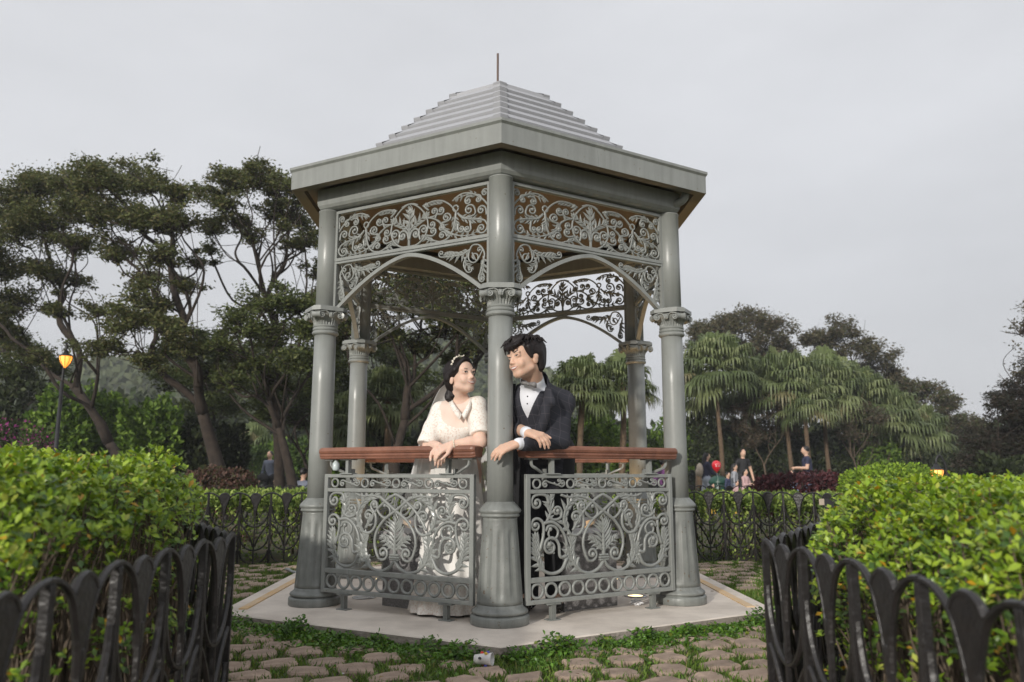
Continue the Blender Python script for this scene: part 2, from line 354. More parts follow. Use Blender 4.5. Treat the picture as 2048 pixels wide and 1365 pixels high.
def frond_mb(spine, L, n=7, W=None, r=.006, both=True, ang=.75, tip=True, side=0):
    m = MB(); S = catmull(spine, 8); d = np.r_[0, np.cumsum(np.linalg.norm(np.diff(S, axis=0), axis=1))]; W = W or L*.5
    m.tube(p3(S), r*np.linspace(1.25, .5, len(S)), 6)
    for i in range(n):
        t = (i+.6)/n*d[-1]; j = min(len(S)-2, int(np.searchsorted(d, t))); h = math.atan2(*(S[j+1]-S[j])[::-1]); l = L*(1.0+.7*math.sin(PI*min(1, (i+.9)/n)))
        for s_ in ((-1, 1) if side == 0 else (side,)): leaflet(m, S[j], h+s_*ang*(1-.35*i/n), l, W*(1 if s_ > 0 else -1))
    if tip: h = math.atan2(*(S[-1]-S[-3])[::-1]); leaflet(m, S[-1], h, L*.9, W); leaflet(m, S[-1], h, L*.9, -W)
    return m

# ---- railing panel design, half (x<0), traced as scrollwork; mirrored for the other half
def rp(X, Y): return ((X-755)/1232., .652-(Y-250)/675.*.428)
def rps(*a): return [rp(*q) for q in a]
RS = []   # scrolls
def S_(path, r=.0078, ball=True): RS.append(('scroll', scroll_mb(np.array(path), r*1.24, ball)))
S_(np.vstack([catmull(rps((895, 285), (835, 335), (765, 398), (662, 485), (598, 590), (583, 690), (602, 775)), 6), spiral_to(rps((602, 775)), rp(655, 768), .042, 1, 1.25)[2:]]))
S_(catmull(rps((756, 262), (690, 305), (605, 390), (545, 475), (498, 565)), 6), ball=False)
S_(spiral_to(rps((592, 340), (605, 415)), rp(668, 415), .036, 1, .62, .9), r=.0066)
S_(spiral_to(rps((455, 585), (530, 605), (583, 545), (585, 450), (548, 390)), rp(575, 362), .026, -1, 1.1), r=.0072)
S_(spiral_to(rps((548, 505), (566, 440)), rp(523, 452), .03, 1, 1.2), r=.0066)
S_(catmull(rps((752, 832), (712, 890), (640, 926), (565, 905), (530, 850), (545, 790)), 6), ball=False, r=.0085)
S_(catmull(rps((448, 790), (405, 880), (330, 908), (258, 875), (212, 820)), 6), ball=False, r=.0085)
S_(spiral_to(rps((445, 770), (395, 775)), rp(318, 690), .055, 1, 1.3, .28))
S_(spiral_to(rps((232, 720), (262, 600), (262, 500)), rp(205, 512), .039, 1, 1.25), r=.0075)
S_(catmull(rps((262, 497), (330, 487), (392, 530), (432, 605), (452, 690)), 6), ball=False, r=.0082)
S_(spiral_to(rps((300, 440), (345, 470), (398, 455)), rp(372, 402), .031, 1, 1.15), r=.0068)
S_(spiral_to(rps((308, 340), (285, 268)), rp(213, 325), .042, 1, 1.35), r=.0072)
S_(spiral_to(rps((280, 560), (305, 520), (350, 525)), rp(338, 578), .034, -1, .7, .8), r=.0066)
S_(catmull(rps((405, 262), (470, 285), (560, 278), (650, 312)), 6), ball=False, r=.0066)
RF = [('leaf', frond_mb(rps((560, 905), (500, 830), (478, 740), (495, 640)), .048, 7, r=.008)),
      ('leaf', frond_mb(rps((270, 885), (222, 810), (203, 710), (203, 610)), .042, 8, r=.007)),
      ('leaf', frond_mb(rps((290, 480), (322, 400), (312, 330), (330, 275)), .036, 6, r=.006)),
      ('leaf', frond_mb(rps((478, 592), (430, 500), (438, 400), (495, 310), (585, 275)), .043, 8, r=.0075)),
      ('leaf', frond_mb(rps((345, 745), (318, 690), (280, 660)), .026, 4, r=.005)),
      ('leaf', frond_mb(rps((752, 740), (700, 690), (650, 640)), .030, 4, r=.005)),
      ('leaf', frond_mb(rps((440, 690), (465, 760), (450, 840)), .036, 5, r=.006)),
      ('leaf', frond_mb(rps((505, 560), (530, 520), (540, 470)), .026, 3, r=.005))]
RHALF = [(n, m.mesh(n, M_PAINT, n == 'scroll')) for n, m in RS+RF]
RC = [('leaf', frond_mb(rps((755, 785), (755, 650), (755, 530)), .062, 7, W=.017, r=.009, ang=.95).mesh('palmette', M_PAINT))]
m = MB(); cx, cz = rp(755, 803); m.box((cx, 0, cz), (.07, .022, .012), bev=.004); m.box((cx, 0, cz-.013), (.062, .02, .011), bev=.004); m.box((cx, 0, cz+.013), (.062, .02, .011), bev=.004); RC.append(('clasp', m.mesh('clasp', M_PAINT)))
m = MB(); cx, cz = rp(755, 466); m.tube(p3([(cx, cz-.027), (cx+.017, cz), (cx, cz+.027), (cx-.017, cz)]), .004, 5, closed=True); RC.append(('lozenge', m.mesh('lozenge', M_PAINT)))
def ring_mesh(R, r, nm):
    m = MB(); a = np.linspace(0, 2*PI, 28, endpoint=False); m.tube(p3(np.stack([R*np.cos(a), R*np.sin(a)], 1)), r, 8, closed=True, flat=1.0); return m.mesh(nm, M_PAINT, True)
RING = ring_mesh(.0355, .0078, 'ring'); RING2 = ring_mesh(.0235, .006, 'small_ring')
m = MB()
for s_ in (1, -1):
    pass
sA = spiral_to([(0.0, .0), (-.03, .008)], (-.055, -.004), .02, 1, 1.15); sB = -sA
SW = MB(); SW.tube(p3(np.vstack([sA[::-1], sB[1:]])), .0052, 6); SW.ball(p3(sA[-1:])[0], .0075, 8); SW.ball(p3(sB[-1:])[0], .0075, 8)
sC = spiral_to([(-.005, -.010), (.005, .012)], (.0, .02), .012, 1, .9); 
SWAVE = SW.mesh('wave_scroll', M_PAINT, True)
SC2 = MB(); q = spiral_to([(-.028, .004), (-.012, -.012)], (.004, .012), .015, 1, 1.1); SC2.tube(p3(q), .0046, 6); SC2.ball(p3(q[-1:])[0], .0065, 8); SCURL = SC2.mesh('curl', M_PAINT, True)

PW = 1.025                              # panel width
def panel_frame():
    m = MB(); hw = PW/2
    for z0, z1 in ((.087, .109), (.195, .221), (.652, .673), (.733, .753)): m.box((0, 0, (z0+z1)/2), (PW-.002 if z0 > .1 and z0 < .7 else PW, .024 if z0 < .1 or z0 > .7 else .021, z1-z0), bev=.002)
    for s_ in (-1, 1): m.box((s_*(hw-.013), 0, .42), (.026, .0265, .667), bev=.002)
    return m.mesh('railing_panel', M_PAINT)
FRAME = panel_frame()
FOOT = MB(); FOOT.box((0, 0, .045), (.026, .03, .086)); FOOT.box((0, 0, .003), (.075, .05, .006), bev=.001); FOOT.box((0, 0, .083), (.085, .036, .008)); FOOT = FOOT.mesh('foot', M_PAINTD)
POST = MB(); POST.box((0, 0, .797), (.02, .03, .086)); POST.box((0, 0, .7555), (.09, .05, .006), bev=.001); POST.box((0, 0, .836), (.09, .05, .006), bev=.001); POST = POST.mesh('rail_post', M_PAINT)
def handrail_mesh():
    prof = [(-.052, .872), (-.056, .884), (-.053, .897), (-.044, .905), (.044, .905), (.053, .897), (.056, .884), (.052, .872), (.046, .868), (.049, .860), (.046, .852), (.042, .850), (.044, .845), (.040, .839), (-.040, .839), (-.044, .845), (-.042, .850), (-.046, .852), (-.049, .860), (-.046, .868)]
    m = MB(); L = 1.07/2; n = len(prof); V = []
    for x, sc in ((-L, .80), (-L+.008, .93), (-L+.02, 1), (L-.02, 1), (L-.008, .93), (L, .80)):
        V += [(x, y*sc, .872+(z-.872)*(1 if sc == 1 else sc)) for y, z in prof]
    F = [[i*n+j, i*n+(j+1) % n, (i+1)*n+(j+1) % n, (i+1)*n+j][::-1] for i in range(5) for j in range(n)]+[list(range(n)), [5*n+j for j in range(n)][::-1]]
    m.add(V, F); return m.mesh('handrail', M_WOOD, False)
HRAIL = handrail_mesh()
BRK = MB(); bp_ = catmull([(0, 0, .836), (0, 0, .812), (-.008, 0, .797), (-.03, 0, .785), (-.075, .02, .765), (-.115, .05, .745)], 4); BRK.tube(bp_, .0085, 6, flat=1.2); BRK.box((0, 0, .834), (.06, .045, .006)); BRK.box((-.118, .052, .745), (.012, .03, .075)); BRKm = BRK.mesh('rail_bracket', M_PAINT)

def side_frame(theta, d=0, z=0):
    th = math.radians(theta); ap = GR*math.cos(PI/6)+d
    return (ap*math.cos(th), ap*math.sin(th), z), (0, 0, th+PI/2)
def joined(items):          # several placed meshes -> one mesh
    m = MB()
    for me, mir, off in items:
        V = np.empty(len(me.vertices)*3); me.vertices.foreach_get('co', V); V = V.reshape(-1, 3)*np.array([-1 if mir else 1, 1, 1])+np.array(off)
        F = [list(p.vertices) for p in me.polygons]; m.add(V, F)
    return m
RINGX = [(-.485+.97/11*(i+.5)) for i in range(11)]
BACKJOIN = None
for theta in (-120, -60, 60, 120):
    loc, rot = side_frame(theta, .07); front = theta < 0
    pan = inst('railing_panel', FRAME, gz, loc, rot)
    for s_ in (-1, 1):
        inst('foot', FOOT, pan, (s_*.345, 0, 0)); inst('rail_post', POST, pan, (s_*.345, 0, 0))
        inst('rail_bracket', BRKm, pan, (s_*.475, 0, 0), sc=(-s_*-1, 1, 1))
    items = [(n, me, mir, (0, 0, 0)) for n, me in RHALF for mir in (0, 1)]+[(n, me, 0, (0, 0, 0)) for n, me in RC]
    items += [('ring', RING, 0, (x, 0, .152)) for x in RINGX]
    for i in range(5): items.append(('small_ring', RING2, 0, (-.44+.22*i, 0, .703)))
    for i in range(4):
        items.append(('wave_scroll', SWAVE, 0, (-.33+.22*i, 0, .703))); items.append(('curl', SCURL, 0, (-.30+.22*i, 0, .703+.004)))
    if front:
        for n, me, mir, off in items: inst(n, me, pan, off, sc=(-1 if mir else 1, 1, 1))
    else:
        if BACKJOIN is None: BACKJOIN = joined([(me, mir, off) for n, me, mir, off in items]).mesh('scrollwork', M_PAINT)
        tag(inst('scrollwork', BACKJOIN, pan), kind='stuff')
    inst('handrail', HRAIL, gz, loc, rot)

# ---- frieze
def fp(X, Y):
    yt = 345-.2007*(X-130); yb = 770-.16*(X-130); return ((X-820)/745.*.545 if X > 820 else (X-820)/690.*.545, 2.082+(yb-Y)/(yb-yt)*.288)
def fps(*a): return [fp(*q) for q in a]
FS = []
def Q(path, r=.007, ball=True): FS.append(('scroll', scroll_mb(np.array(path), r*1.28, ball, 5)))
Q(spiral_to(fps((822, 590), (838, 520)), fp(885, 530), .032, -1, 1.4))
Q(catmull(fps((820, 655), (900, 632), (970, 560), (1003, 460), (988, 365), (930, 285), (860, 243), (800, 243), (745, 275)), 6), ball=False, r=.0055)
Q(catmull(fps((950, 258), (1040, 215), (1130, 205), (1210, 245), (1270, 315)), 6), ball=False, r=.0058)
a = np.linspace(0, 2*PI, 15)[:-1]; cx, cz = fp(1266, 282); Q(np.stack([cx+.018*np.cos(a), cz+.018*np.sin(a)], 1)[list(range(14))+[0]], ball=False, r=.005)
Q(catmull(fps((1270, 305), (1262, 400), (1240, 500), (1195, 575), (1120, 607), (1050, 590), (1000, 560)), 6), ball=False, r=.0058)
Q(catmull(fps((1285, 330), (1340, 378), (1450, 385), (1530, 402), (1562, 460)), 6), ball=False, r=.0058)
Q(catmull(fps((1562, 250), (1500, 180), (1400, 132), (1310, 145), (1235, 210)), 6), ball=False, r=.0055)
Q(catmull(fps((1000, 372), (1060, 382), (1120, 422), (1160, 490), (1220, 532), (1290, 545)), 6), ball=False, r=.0055)
for tail, c, r, s_ in [(((1330, 385), (1440, 345)), (1392, 298), .036, 1), (((1550, 350),), (1502, 302), .03, 1), (((1425, 165),), (1382, 208), .026, 1), (((1562, 220), (1560, 170)), (1532, 128), .026, 1), (((1440, 150),), (1474, 192), .024, -1),
                       (((1560, 430), (1555, 480)), (1505, 478), .032, -1), (((1290, 430),), (1322, 482), .024, 1), (((1400, 400), (1405, 450)), (1376, 484), .024, -1), (((1020, 370),), (1062, 312), .028, 1), (((1070, 385), (1090, 340)), (1128, 300), .024, 1),
                       (((1130, 430), (1200, 400)), (1180, 372), .03, 1), (((1000, 440),), (1045, 440), .026, 1), (((1120, 430),), (1132, 470), .022, -1), (((930, 590), (915, 520)), (962, 488), .03, -1), (((990, 545),), (1052, 505), .028, 1), (((1190, 560),), (1142, 545), .024, 1),
                       (((1010, 300),), (985, 250), .016, -1)]:
    Q(spiral_to(fps(*tail), fp(*c), r, s_, 1.3), r=.0055)
FF = [frond_mb(fps((825, 500), (880, 430), (985, 345)), .034, 5, r=.005), frond_mb(fps((955, 262), (1040, 222), (1120, 215)), .026, 5, r=.005, side=-1), frond_mb(fps((1265, 330), (1258, 400), (1275, 470)), .028, 4, r=.005),
      frond_mb(fps((1300, 345), (1370, 385), (1490, 400)), .028, 6, r=.005), frond_mb(fps((1480, 165), (1400, 140), (1260, 190)), .024, 6, r=.005), frond_mb(fps((1180, 500), (1280, 545), (1400, 545), (1470, 505)), .026, 6, r=.005),
      frond_mb(fps((1080, 600), (1010, 590), (960, 560)), .026, 4, r=.005), frond_mb(fps((1100, 400), (1160, 460), (1190, 530)), .024, 4, r=.005)]
FHALF = [(n, m.mesh(n, M_PAINT, n == 'scroll')) for n, m in FS]+[('leaf', m.mesh('leaf', M_PAINT)) for m in FF]
m = MB(); m.tube(p3([(0, 2.082), (0, 2.20)]), .0085, 7)
fm = frond_mb([(0, 2.19), (0, 2.26), (0, 2.30)], .045, 3, r=.006); FC = [('stem', m.mesh('stem', M_PAINT)), ('leaf', fm.mesh('palmette', M_PAINT))]
m = MB(); m.tube(p3([(0, 2.312), (.012, 2.33), (0, 2.352), (-.012, 2.33)]), .0038, 5, closed=True); FC.append(('lozenge', m.mesh('lozenge', M_PAINT)))
def arch_z(x): return 2.043-.272*(abs(x)/.535)**1.62
FW = 1.118
fr = MB()
fr.box((0, 0, 2.380), (FW, .030, .018)); fr.box((0, 0, 2.0715), (FW, .034, .021), bev=.002); fr.box((0, 0, 2.052), (FW, .030, .014), bev=.002)
for s_ in (-1, 1): fr.box((s_*(FW/2-.006), 0, 2.07), (.018, .028, .62))
FRIEZE = fr.mesh('frieze', M_PAINT)
def arch_mesh():
    m = MB(); xs = np.linspace(-.545, .545, 41); V = []
    for x in xs:
        dz = (arch_z(x+.005)-arch_z(x-.005))/.01 if abs(x) > .004 else 0; n = np.array([-dz, 1])/math.hypot(dz, 1)
        for y in (-.016, .016):
            for h in (0, -.022): V.append((x+n[0]*h, y, arch_z(x)+n[1]*h))
    F = []
    for i in range(40):
        a, b = i*4, i*4+4; F += [[a, b, b+1, a+1], [a+2, a+3, b+3, b+2], [a, a+2, b+2, b], [a+1, b+1, b+3, a+3]]
    F += [[0, 1, 3, 2], [160, 162, 163, 161]]; m.add(V, F); return m.mesh('arch', M_PAINT)
ARCH = arch_mesh()
SPS = [scroll_mb(spiral_to([(.50, 1.90), (.522, 1.97), (.49, 2.025), (.44, 2.03)], (.455, 1.962), .042, 1, 1.3), .0062, True, 5), scroll_mb(spiral_to([(.38, 1.985), (.30, 1.985), (.235, 1.99)], (.232, 2.012), .02, -1, 1.0), .0055, True, 5),
       scroll_mb(spiral_to([(.40, 1.97), (.385, 1.925), (.40, 1.89)], (.425, 1.895), .02, 1, 1.0), .0055, True, 5), scroll_mb(spiral_to([(.517, 1.95), (.50, 1.88), (.485, 1.845)], (.508, 1.83), .02, 1, 1.1), .0055, True, 5), scroll_mb(spiral_to([(.44, 1.99), (.47, 1.94)], (.488, 2.0), .022, 1, 1.1), .0052, True, 5)]
SPF = [frond_mb([(.43, 2.01), (.36, 1.985), (.27, 2.0)], .034, 6, r=.006), frond_mb([(.515, 1.96), (.515, 1.90), (.50, 1.84)], .028, 5, r=.005), frond_mb([(.39, 1.97), (.40, 1.93), (.435, 1.90)], .022, 4, r=.005)]
SPM = [('scroll', m.mesh('scroll', M_PAINT, True)) for m in SPS]+[('leaf', m.mesh('leaf', M_PAINT)) for m in SPF]
FJ = None
for theta in (-120, -60, 0, 60, 120, 180):
    loc, rot = side_frame(theta); f = inst('frieze', FRIEZE, gz, loc, rot)
    inst('arch', ARCH, f)
    items = [(n, me, mir, (0, 0, 0)) for n, me in FHALF+SPM for mir in (0, 1)]+[(n, me, 0, (0, 0, 0)) for n, me in FC]
    if theta < 0:
        for n, me, mir, off in items: inst(n, me, f, off, sc=(-1 if mir else 1, 1, 1))
    else:
        if FJ is None: FJ = joined([(me, mir, off) for n, me, mir, off in items]).mesh('scrollwork', M_PAINT)
        tag(inst('scrollwork', FJ, f), kind='stuff')

# ---- ring beam: rounded lower edge, mitred at the corners
prof = [(-.075, 2.530), (.068, 2.530), (.073, 2.526), (.073, 2.445), (.069, 2.425), (.058, 2.408), (.040, 2.399), (.0, 2.396), (-.06, 2.396), (-.075, 2.40)]
n = len(prof)
for theta in (-120, -60, 0, 60, 120, 180):
    m = MB(); V = []
    for s_ in (-1, 1):
        for d, z in prof: V.append((s_*math.tan(PI/6)*(GR*math.cos(PI/6)+d), -d, z))
    m.add(V, [[j, (j+1) % n, n+(j+1) % n, n+j] for j in range(n)]+[list(range(n))[::-1], [n+j for j in range(n)]])
    loc, rot = side_frame(theta); m.build('beam', M_PAINT, gz, loc=loc, rot=rot)

# ---- roof: gutter box, fascia, stepped courses, hip caps, rod
def hexring(m, profile, mi=0):
    V = []
    for r, z in profile: V += [(*hv(r, a), z) for a in (-90, -30, 30, 90, 150, 210)]
    for i in range(len(profile)-1): pass
    m.add(V, [[i*6+j, i*6+(j+1) % 6, (i+1)*6+(j+1) % 6, (i+1)*6+j] for i in range(len(profile)-1) for j in range(6)], mi)
m = MB(); hexring(m, [(1.19, 2.668), (1.46, 2.600), (1.497, 2.640), (1.519, 2.640), (1.519, 2.624), (1.506, 2.612), (1.504, 2.5005), (1.500, 2.5)])
hexring(m, [(1.500, 2.5), (1.425, 2.506), (1.425, 2.545), (1.36, 2.560)], 1); hexring(m, [(1.36, 2.560), (1.13, 2.566), (.10, 3.44)], 2)
M_DARK = mat('dark_soffit', (.035, .028, .024), rough=.8); M_EAVE = mat('olive_lip', (.17, .15, .11), rough=.6)
roof = m.build('roof', [M_PAINT, M_EAVE, M_CEIL], gz)
def course(r0, z0, r1, z1):
    m = MB(); hexring(m, [(r0-.03, z0-.004), (r0-.014, z0), (r0, z0+.024), (r0-.003, z0+.027), (r1-.002, z1+.003), (r1-.02, z1-.010), (r0-.034, z0+.012), (r0-.03, z0-.004)]); return m
tiers = [(1.225-.0905*i, 2.652+.0826*i) for i in range(9)]
for i, (r, z) in enumerate(tiers):
    r1, z1 = (r-.0905, z+.0826)
    c = course(r, z, r1, z1).build('roof_course', M_ROOF, roof)
m = MB(); r, z = 1.225-.0905*9, 2.652+.0826*9; hexring(m, [(r-.02, z-.012), (r, z), (r-.003, z+.027), (.05, 3.565), (.012, 3.578), (.012, 3.55), (r-.05, z-.012), (r-.02, z-.012)]); m.build('roof_cap', M_ROOF, roof)
hip = MB(); prof = []
for i in range(10):
    r, z = 1.225-.0905*i, 2.652+.0826*i; prof += [(r-.008, z), (r+.006, z+.026), (r+.002, z+.031)]
prof.append((.04, 3.578))
V = []
for r, z in prof:
    for s_, dw in ((-1, .055), (0, 0), (1, .055)):
        c = np.array([r, 0.])
        if s_: c = c+dw*np.array([-.5, s_*.866])+.0015
        V.append((c[0], c[1], z+(0 if s_ else .003)))
hip.add(V, [[i*3+j, i*3+j+1, i*3+j+4, i*3+j+3] for i in range(len(prof)-1) for j in range(2)])
HIP = hip.mesh('hip_cap', M_ROOF)
for a in (-90, -30, 30, 90, 150, 210): inst('hip_cap', HIP, roof, rot=(0, 0, math.radians(a)))
m = MB(); m.tube([(0, 0, 3.55), (0, 0, 3.7), (0, 0, 3.862)], .008, 8); m.build('lightning_rod', M_COPPER, roof, loc=(-.012, 0, 0))
m = MB(); c = hv(1.30, -30); e = hv(1.0, -65)
m.tube(catmull([(1.205, -.70, 2.60), (1.19, -.70, 2.53), (1.165, -.70, 2.475), (1.12, -.675, 2.455), (1.06, -.64, 2.452)], 5), .026, 12); m.build('drain_pipe', M_PAINT, gz, True)

# ---- floor uplights
M_GLOW = mat('lit_uplight_glass', (1, .9, .7), emit=((1, .72, .35), 3.0)); M_GLASS = mat('uplight_glass', (.5, .5, .48), rough=.15)
for x, y, lab in ((.861, -.375, 'lit round uplight in the slab by the right opening'), (-.823, -.418, 'round steel uplight in the slab by the left opening'), (.84, .42, 'round floor uplight near the back right column'), (-.84, .42, 'round floor uplight near the back left column')):
    u = empty('uplight', (x, y, 0)); tag(u, lab, 'uplight', 'uplights in the gazebo floor')
    m = MB(); m.lathe([(.072, .001), (.072, .005), (.066, .007), (.050, .006), (.046, .003)], 32); m.build('rim', M_STEEL, u, True)
    m = MB(); m.lathe([(.046, .0035), (.03, .0055), (.0, .006)], 24); m.build('lens', M_GLOW if lab[0] == 'l' or y > 0 else M_GLASS, u, True)
    ld = bpy.data.lights.new('uplight_beam', 'SPOT'); ld.energy = (24 if x > 0 else 16)*(1.7 if y > 0 else 1); ld.color = (1, .62, .27); ld.spot_size = math.radians(75); ld.spot_blend = .8; ld.shadow_soft_size = .04
    lo = bpy.data.objects.new('uplight_beam', ld); link(lo, u); lo.location = (0, 0, .03); lo.rotation_euler = (PI, 0, 0)
    lo.rotation_euler = Vector((-.12*x, -.12*y, 1)).to_track_quat('-Z', 'Y').to_euler()

# ---- granite seats inside
def seat(name_label, P, hz=.42):
    P = [np.array(q) for q in P]; c = sum(P)/len(P); s = empty('stone_seat', (c[0], c[1], 0)); tag(s, name_label, 'seat', 'granite seats in the gazebo')
    Q_ = [q-c for q in P]; m = MB(); m.prism(Q_, 0.0, hz-.045); m.build('block', M_GRAN, s)
    m = MB(); big = [q*(1+.035/np.linalg.norm(q)) for q in Q_]; b2 = [q*(1+.027/np.linalg.norm(q)) for q in Q_]
    n = len(big); V = np.vstack([np.c_[big, np.full(n, hz-.043)], np.c_[big, np.full(n, hz-.006)], np.c_[b2, np.full(n, hz)]])
    m.add(V, [list(range(n))[::-1], [2*n+i for i in range(n)]]+[[k*n+i, k*n+(i+1) % n, (k+1)*n+(i+1) % n, (k+1)*n+i] for k in (0, 1) for i in range(n)]); m.build('seat_slab', M_GRANT, s)
seat('speckled granite seat behind the right scrolled panel', [(.377, -.921), (.701, -.709), (.60, -.42), (.36, -.56), (.334, -.86)])
seat('speckled granite seat behind the left scrolled panel, beside the white dress', [(-.36, -.92), (-.345, -.87), (-.37, -.56), (-.60, -.42), (-.669, -.695)])
seat('speckled granite seat at the back right of the gazebo', [(.36, .56), (.62, .40), (.72, .70), (.37, .92)])
seat('speckled granite seat at the back left of the gazebo', [(-.36, .56), (-.37, .92), (-.72, .70), (-.62, .40)])
# ================================================================== ground, paving, fences, shrubs
def noise2(x, y, s=1., seed=0):
    r_ = np.random.default_rng(seed); o = np.zeros_like(np.asarray(x, float))
    for k in range(5):
        a, b, c = r_.uniform(0, 2*PI), r_.uniform(0, 2*PI), s*(1.0+.9*k); o = o+np.sin(c*(np.cos(a)*x+np.sin(a)*y)+b)*np.sin(c*.8*(np.cos(a+2)*x+np.sin(a+2)*y)+b*2)/(1+.4*k)
    return o/2
RCX, RCY = .05, -.3
COURT_R = [(.772, -3.205), (1.25, -2.38), (1.8, -1.43), (2.35, -.45), (2.8, .5), (3.05, 1.3), (2.75, 1.80), (1.75, 2.02), (.8, 2.25), (0, 2.4)]
COURT_L = [(-.800, -2.955), (-1.25, -2.18), (-1.8, -1.25), (-2.35, -.3), (-2.75, .55), (-2.95, 1.2), (-2.7, 1.68), (-1.7, 1.95), (-.8, 2.2), (0, 2.4)]
CP = np.vstack([catmull(COURT_R, 6), catmull(COURT_L, 6)[::-1][1:]])
def court_sd(x, y):
    x = np.atleast_1d(np.asarray(x, float)); y = np.atleast_1d(np.asarray(y, float)); A = CP; B = np.roll(CP, -1, 0); d = np.full(x.shape, 1e9); ins = np.zeros(x.shape, bool)
    for a, b in zip(A, B):
        e = b-a; t = np.clip(((x-a[0])*e[0]+(y-a[1])*e[1])/(e@e), 0, 1); d = np.minimum(d, np.hypot(x-a[0]-t*e[0], y-a[1]-t*e[1]))
        if a[1] != b[1]: ins ^= ((a[1] > y) != (b[1] > y)) & (x < (b[0]-a[0])*(y-a[1])/(b[1]-a[1])+a[0])
    return np.where(ins, -d, d)
def ground_z(x, y):
    d = np.hypot(np.asarray(x)-RCX, np.asarray(y)-RCY)
    t = np.clip((d-7)/12, 0, 1); t = t*t*(3-2*t)
    return -.058-.27*t+.006*noise2(np.asarray(x), np.asarray(y), 2.2, 3)
M_SOIL = mat('mossy_soil', (.13, .095, .06), rough=.95, col2=(.05, .075, .022), vscale=5, bump=.6, bscale=60, thresh=(.4, .62))
rad = np.r_[np.linspace(0, 8, 60), np.geomspace(8.3, 240, 36)]; ang = np.linspace(0, 2*PI, 97)[:-1]
X = (rad[:, None]*np.cos(ang)).ravel()+RCX; Y = (rad[:, None]*np.sin(ang)).ravel()+RCY
V = np.stack([X, Y, ground_z(X, Y)], 1); i = np.arange(len(rad)-1)[:, None]*96; j = np.arange(96)[None]
mb = MB(); mb.add(V, np.stack([i+j, i+96+j, i+96+(j+1) % 96, i+(j+1) % 96], -1).reshape(-1, 4))
ground = tag(mb.build('ground', M_SOIL, smooth=True), kind='structure')

def in_hex(x, y, r):
    x2, y2 = np.asarray(x)*math.cos(PHI)+np.asarray(y)*math.sin(PHI), -np.asarray(x)*math.sin(PHI)+np.asarray(y)*math.cos(PHI)
    ap = r*math.cos(PI/6); return np.max([x2*math.cos(math.radians(t))+y2*math.sin(math.radians(t)) for t in (-120, -60, 0, 60, 120, 180)], axis=0) < ap
def in_court(x, y): return (court_sd(x, y).reshape(np.shape(x)) < -.05) | ((np.abs(x) < .74) & (y < -2.8) & (y > -5.2))
# paving stones
M_STONE = mat('worn_sandstone', (.42, .315, .245), rough=.92, col2=(.26, .195, .15), vscale=11, bump=.5, bscale=90, obj_rand=.16)
def stone_mesh(seed):
    r_ = np.random.default_rng(seed); n = 12; a = np.linspace(0, 2*PI, n, endpoint=False); hw, hh = r_.uniform(.074, .093), r_.uniform(.060, .078)
    sq = lambda t, k: np.sign(np.cos(t))*abs(np.cos(t))**k
    jit = 1+r_.normal(0, .07, n); P = np.stack([hw*np.sign(np.cos(a))*abs(np.cos(a))**.5*jit, hh*np.sign(np.sin(a))*abs(np.sin(a))**.5*jit], 1)
    tz = r_.normal(0, .003, n)+r_.uniform(-.006,.006)*np.cos(a); V = np.vstack([np.c_[P*1.0, np.full(n, -.03)], np.c_[P, .010+tz], np.c_[P*.90, .018+tz], [[0, 0, .020]]])
    m = MB(); m.add(V, [[k*n+q, k*n+(q+1) % n, (k+1)*n+(q+1) % n, (k+1)*n+q] for k in (0, 1) for q in range(n)]+[[2*n+q, 2*n+(q+1) % n, 3*n] for q in range(n)])
    return m.mesh('stone', M_STONE, False)
STONES = [stone_mesh(k) for k in range(9)]
cand = []; th = math.radians(14)
for iy in range(-30, 22):
    for ix in range(-22, 23):
        gx, gy = (ix+(.5 if iy % 2 else 0))*.208+random.gauss(0, .013), iy*.178+random.gauss(0, .012)
        x, y = gx*math.cos(th)-gy*math.sin(th), gx*math.sin(th)+gy*math.cos(th)
        if not in_court(x, y) or in_hex(x, y, 1.90) or random.random() < .09: continue
        u, v, d = proj((x, y, -.05))
        if d < .5: continue
        cand.append((d, x, y, (-150 < u < 2200) and v < 1480))
cand.sort(); vis = [c for c in cand if c[3]][:300]; viss = set((c[1], c[2]) for c in vis); rest = MB()
ST = np.array([[c[1], c[2]] for c in cand])
for d, x, y, _ in cand:
    me = random.choice(STONES); rz = th+random.gauss(0, .10)+random.choice((0, PI)); z = float(ground_z(x, y))+random.gauss(0, .003)
    if (x, y) in viss: inst('stone', me, ground, (x, y, z), (random.gauss(0, .02), random.gauss(0, .02), rz))
    else:
        Vv = np.empty(len(me.vertices)*3); me.vertices.foreach_get('co', Vv); Vv = Vv.reshape(-1, 3); C, S_2 = math.cos(rz), math.sin(rz)
        rest.add(np.stack([Vv[:, 0]*C-Vv[:, 1]*S_2+x, Vv[:, 0]*S_2+Vv[:, 1]*C+y, Vv[:, 2]+z], 1), [list(p.vertices) for p in me.polygons])
if rest.V: tag(rest.build('stone_paving', M_STONE, ground, True), kind='stuff')

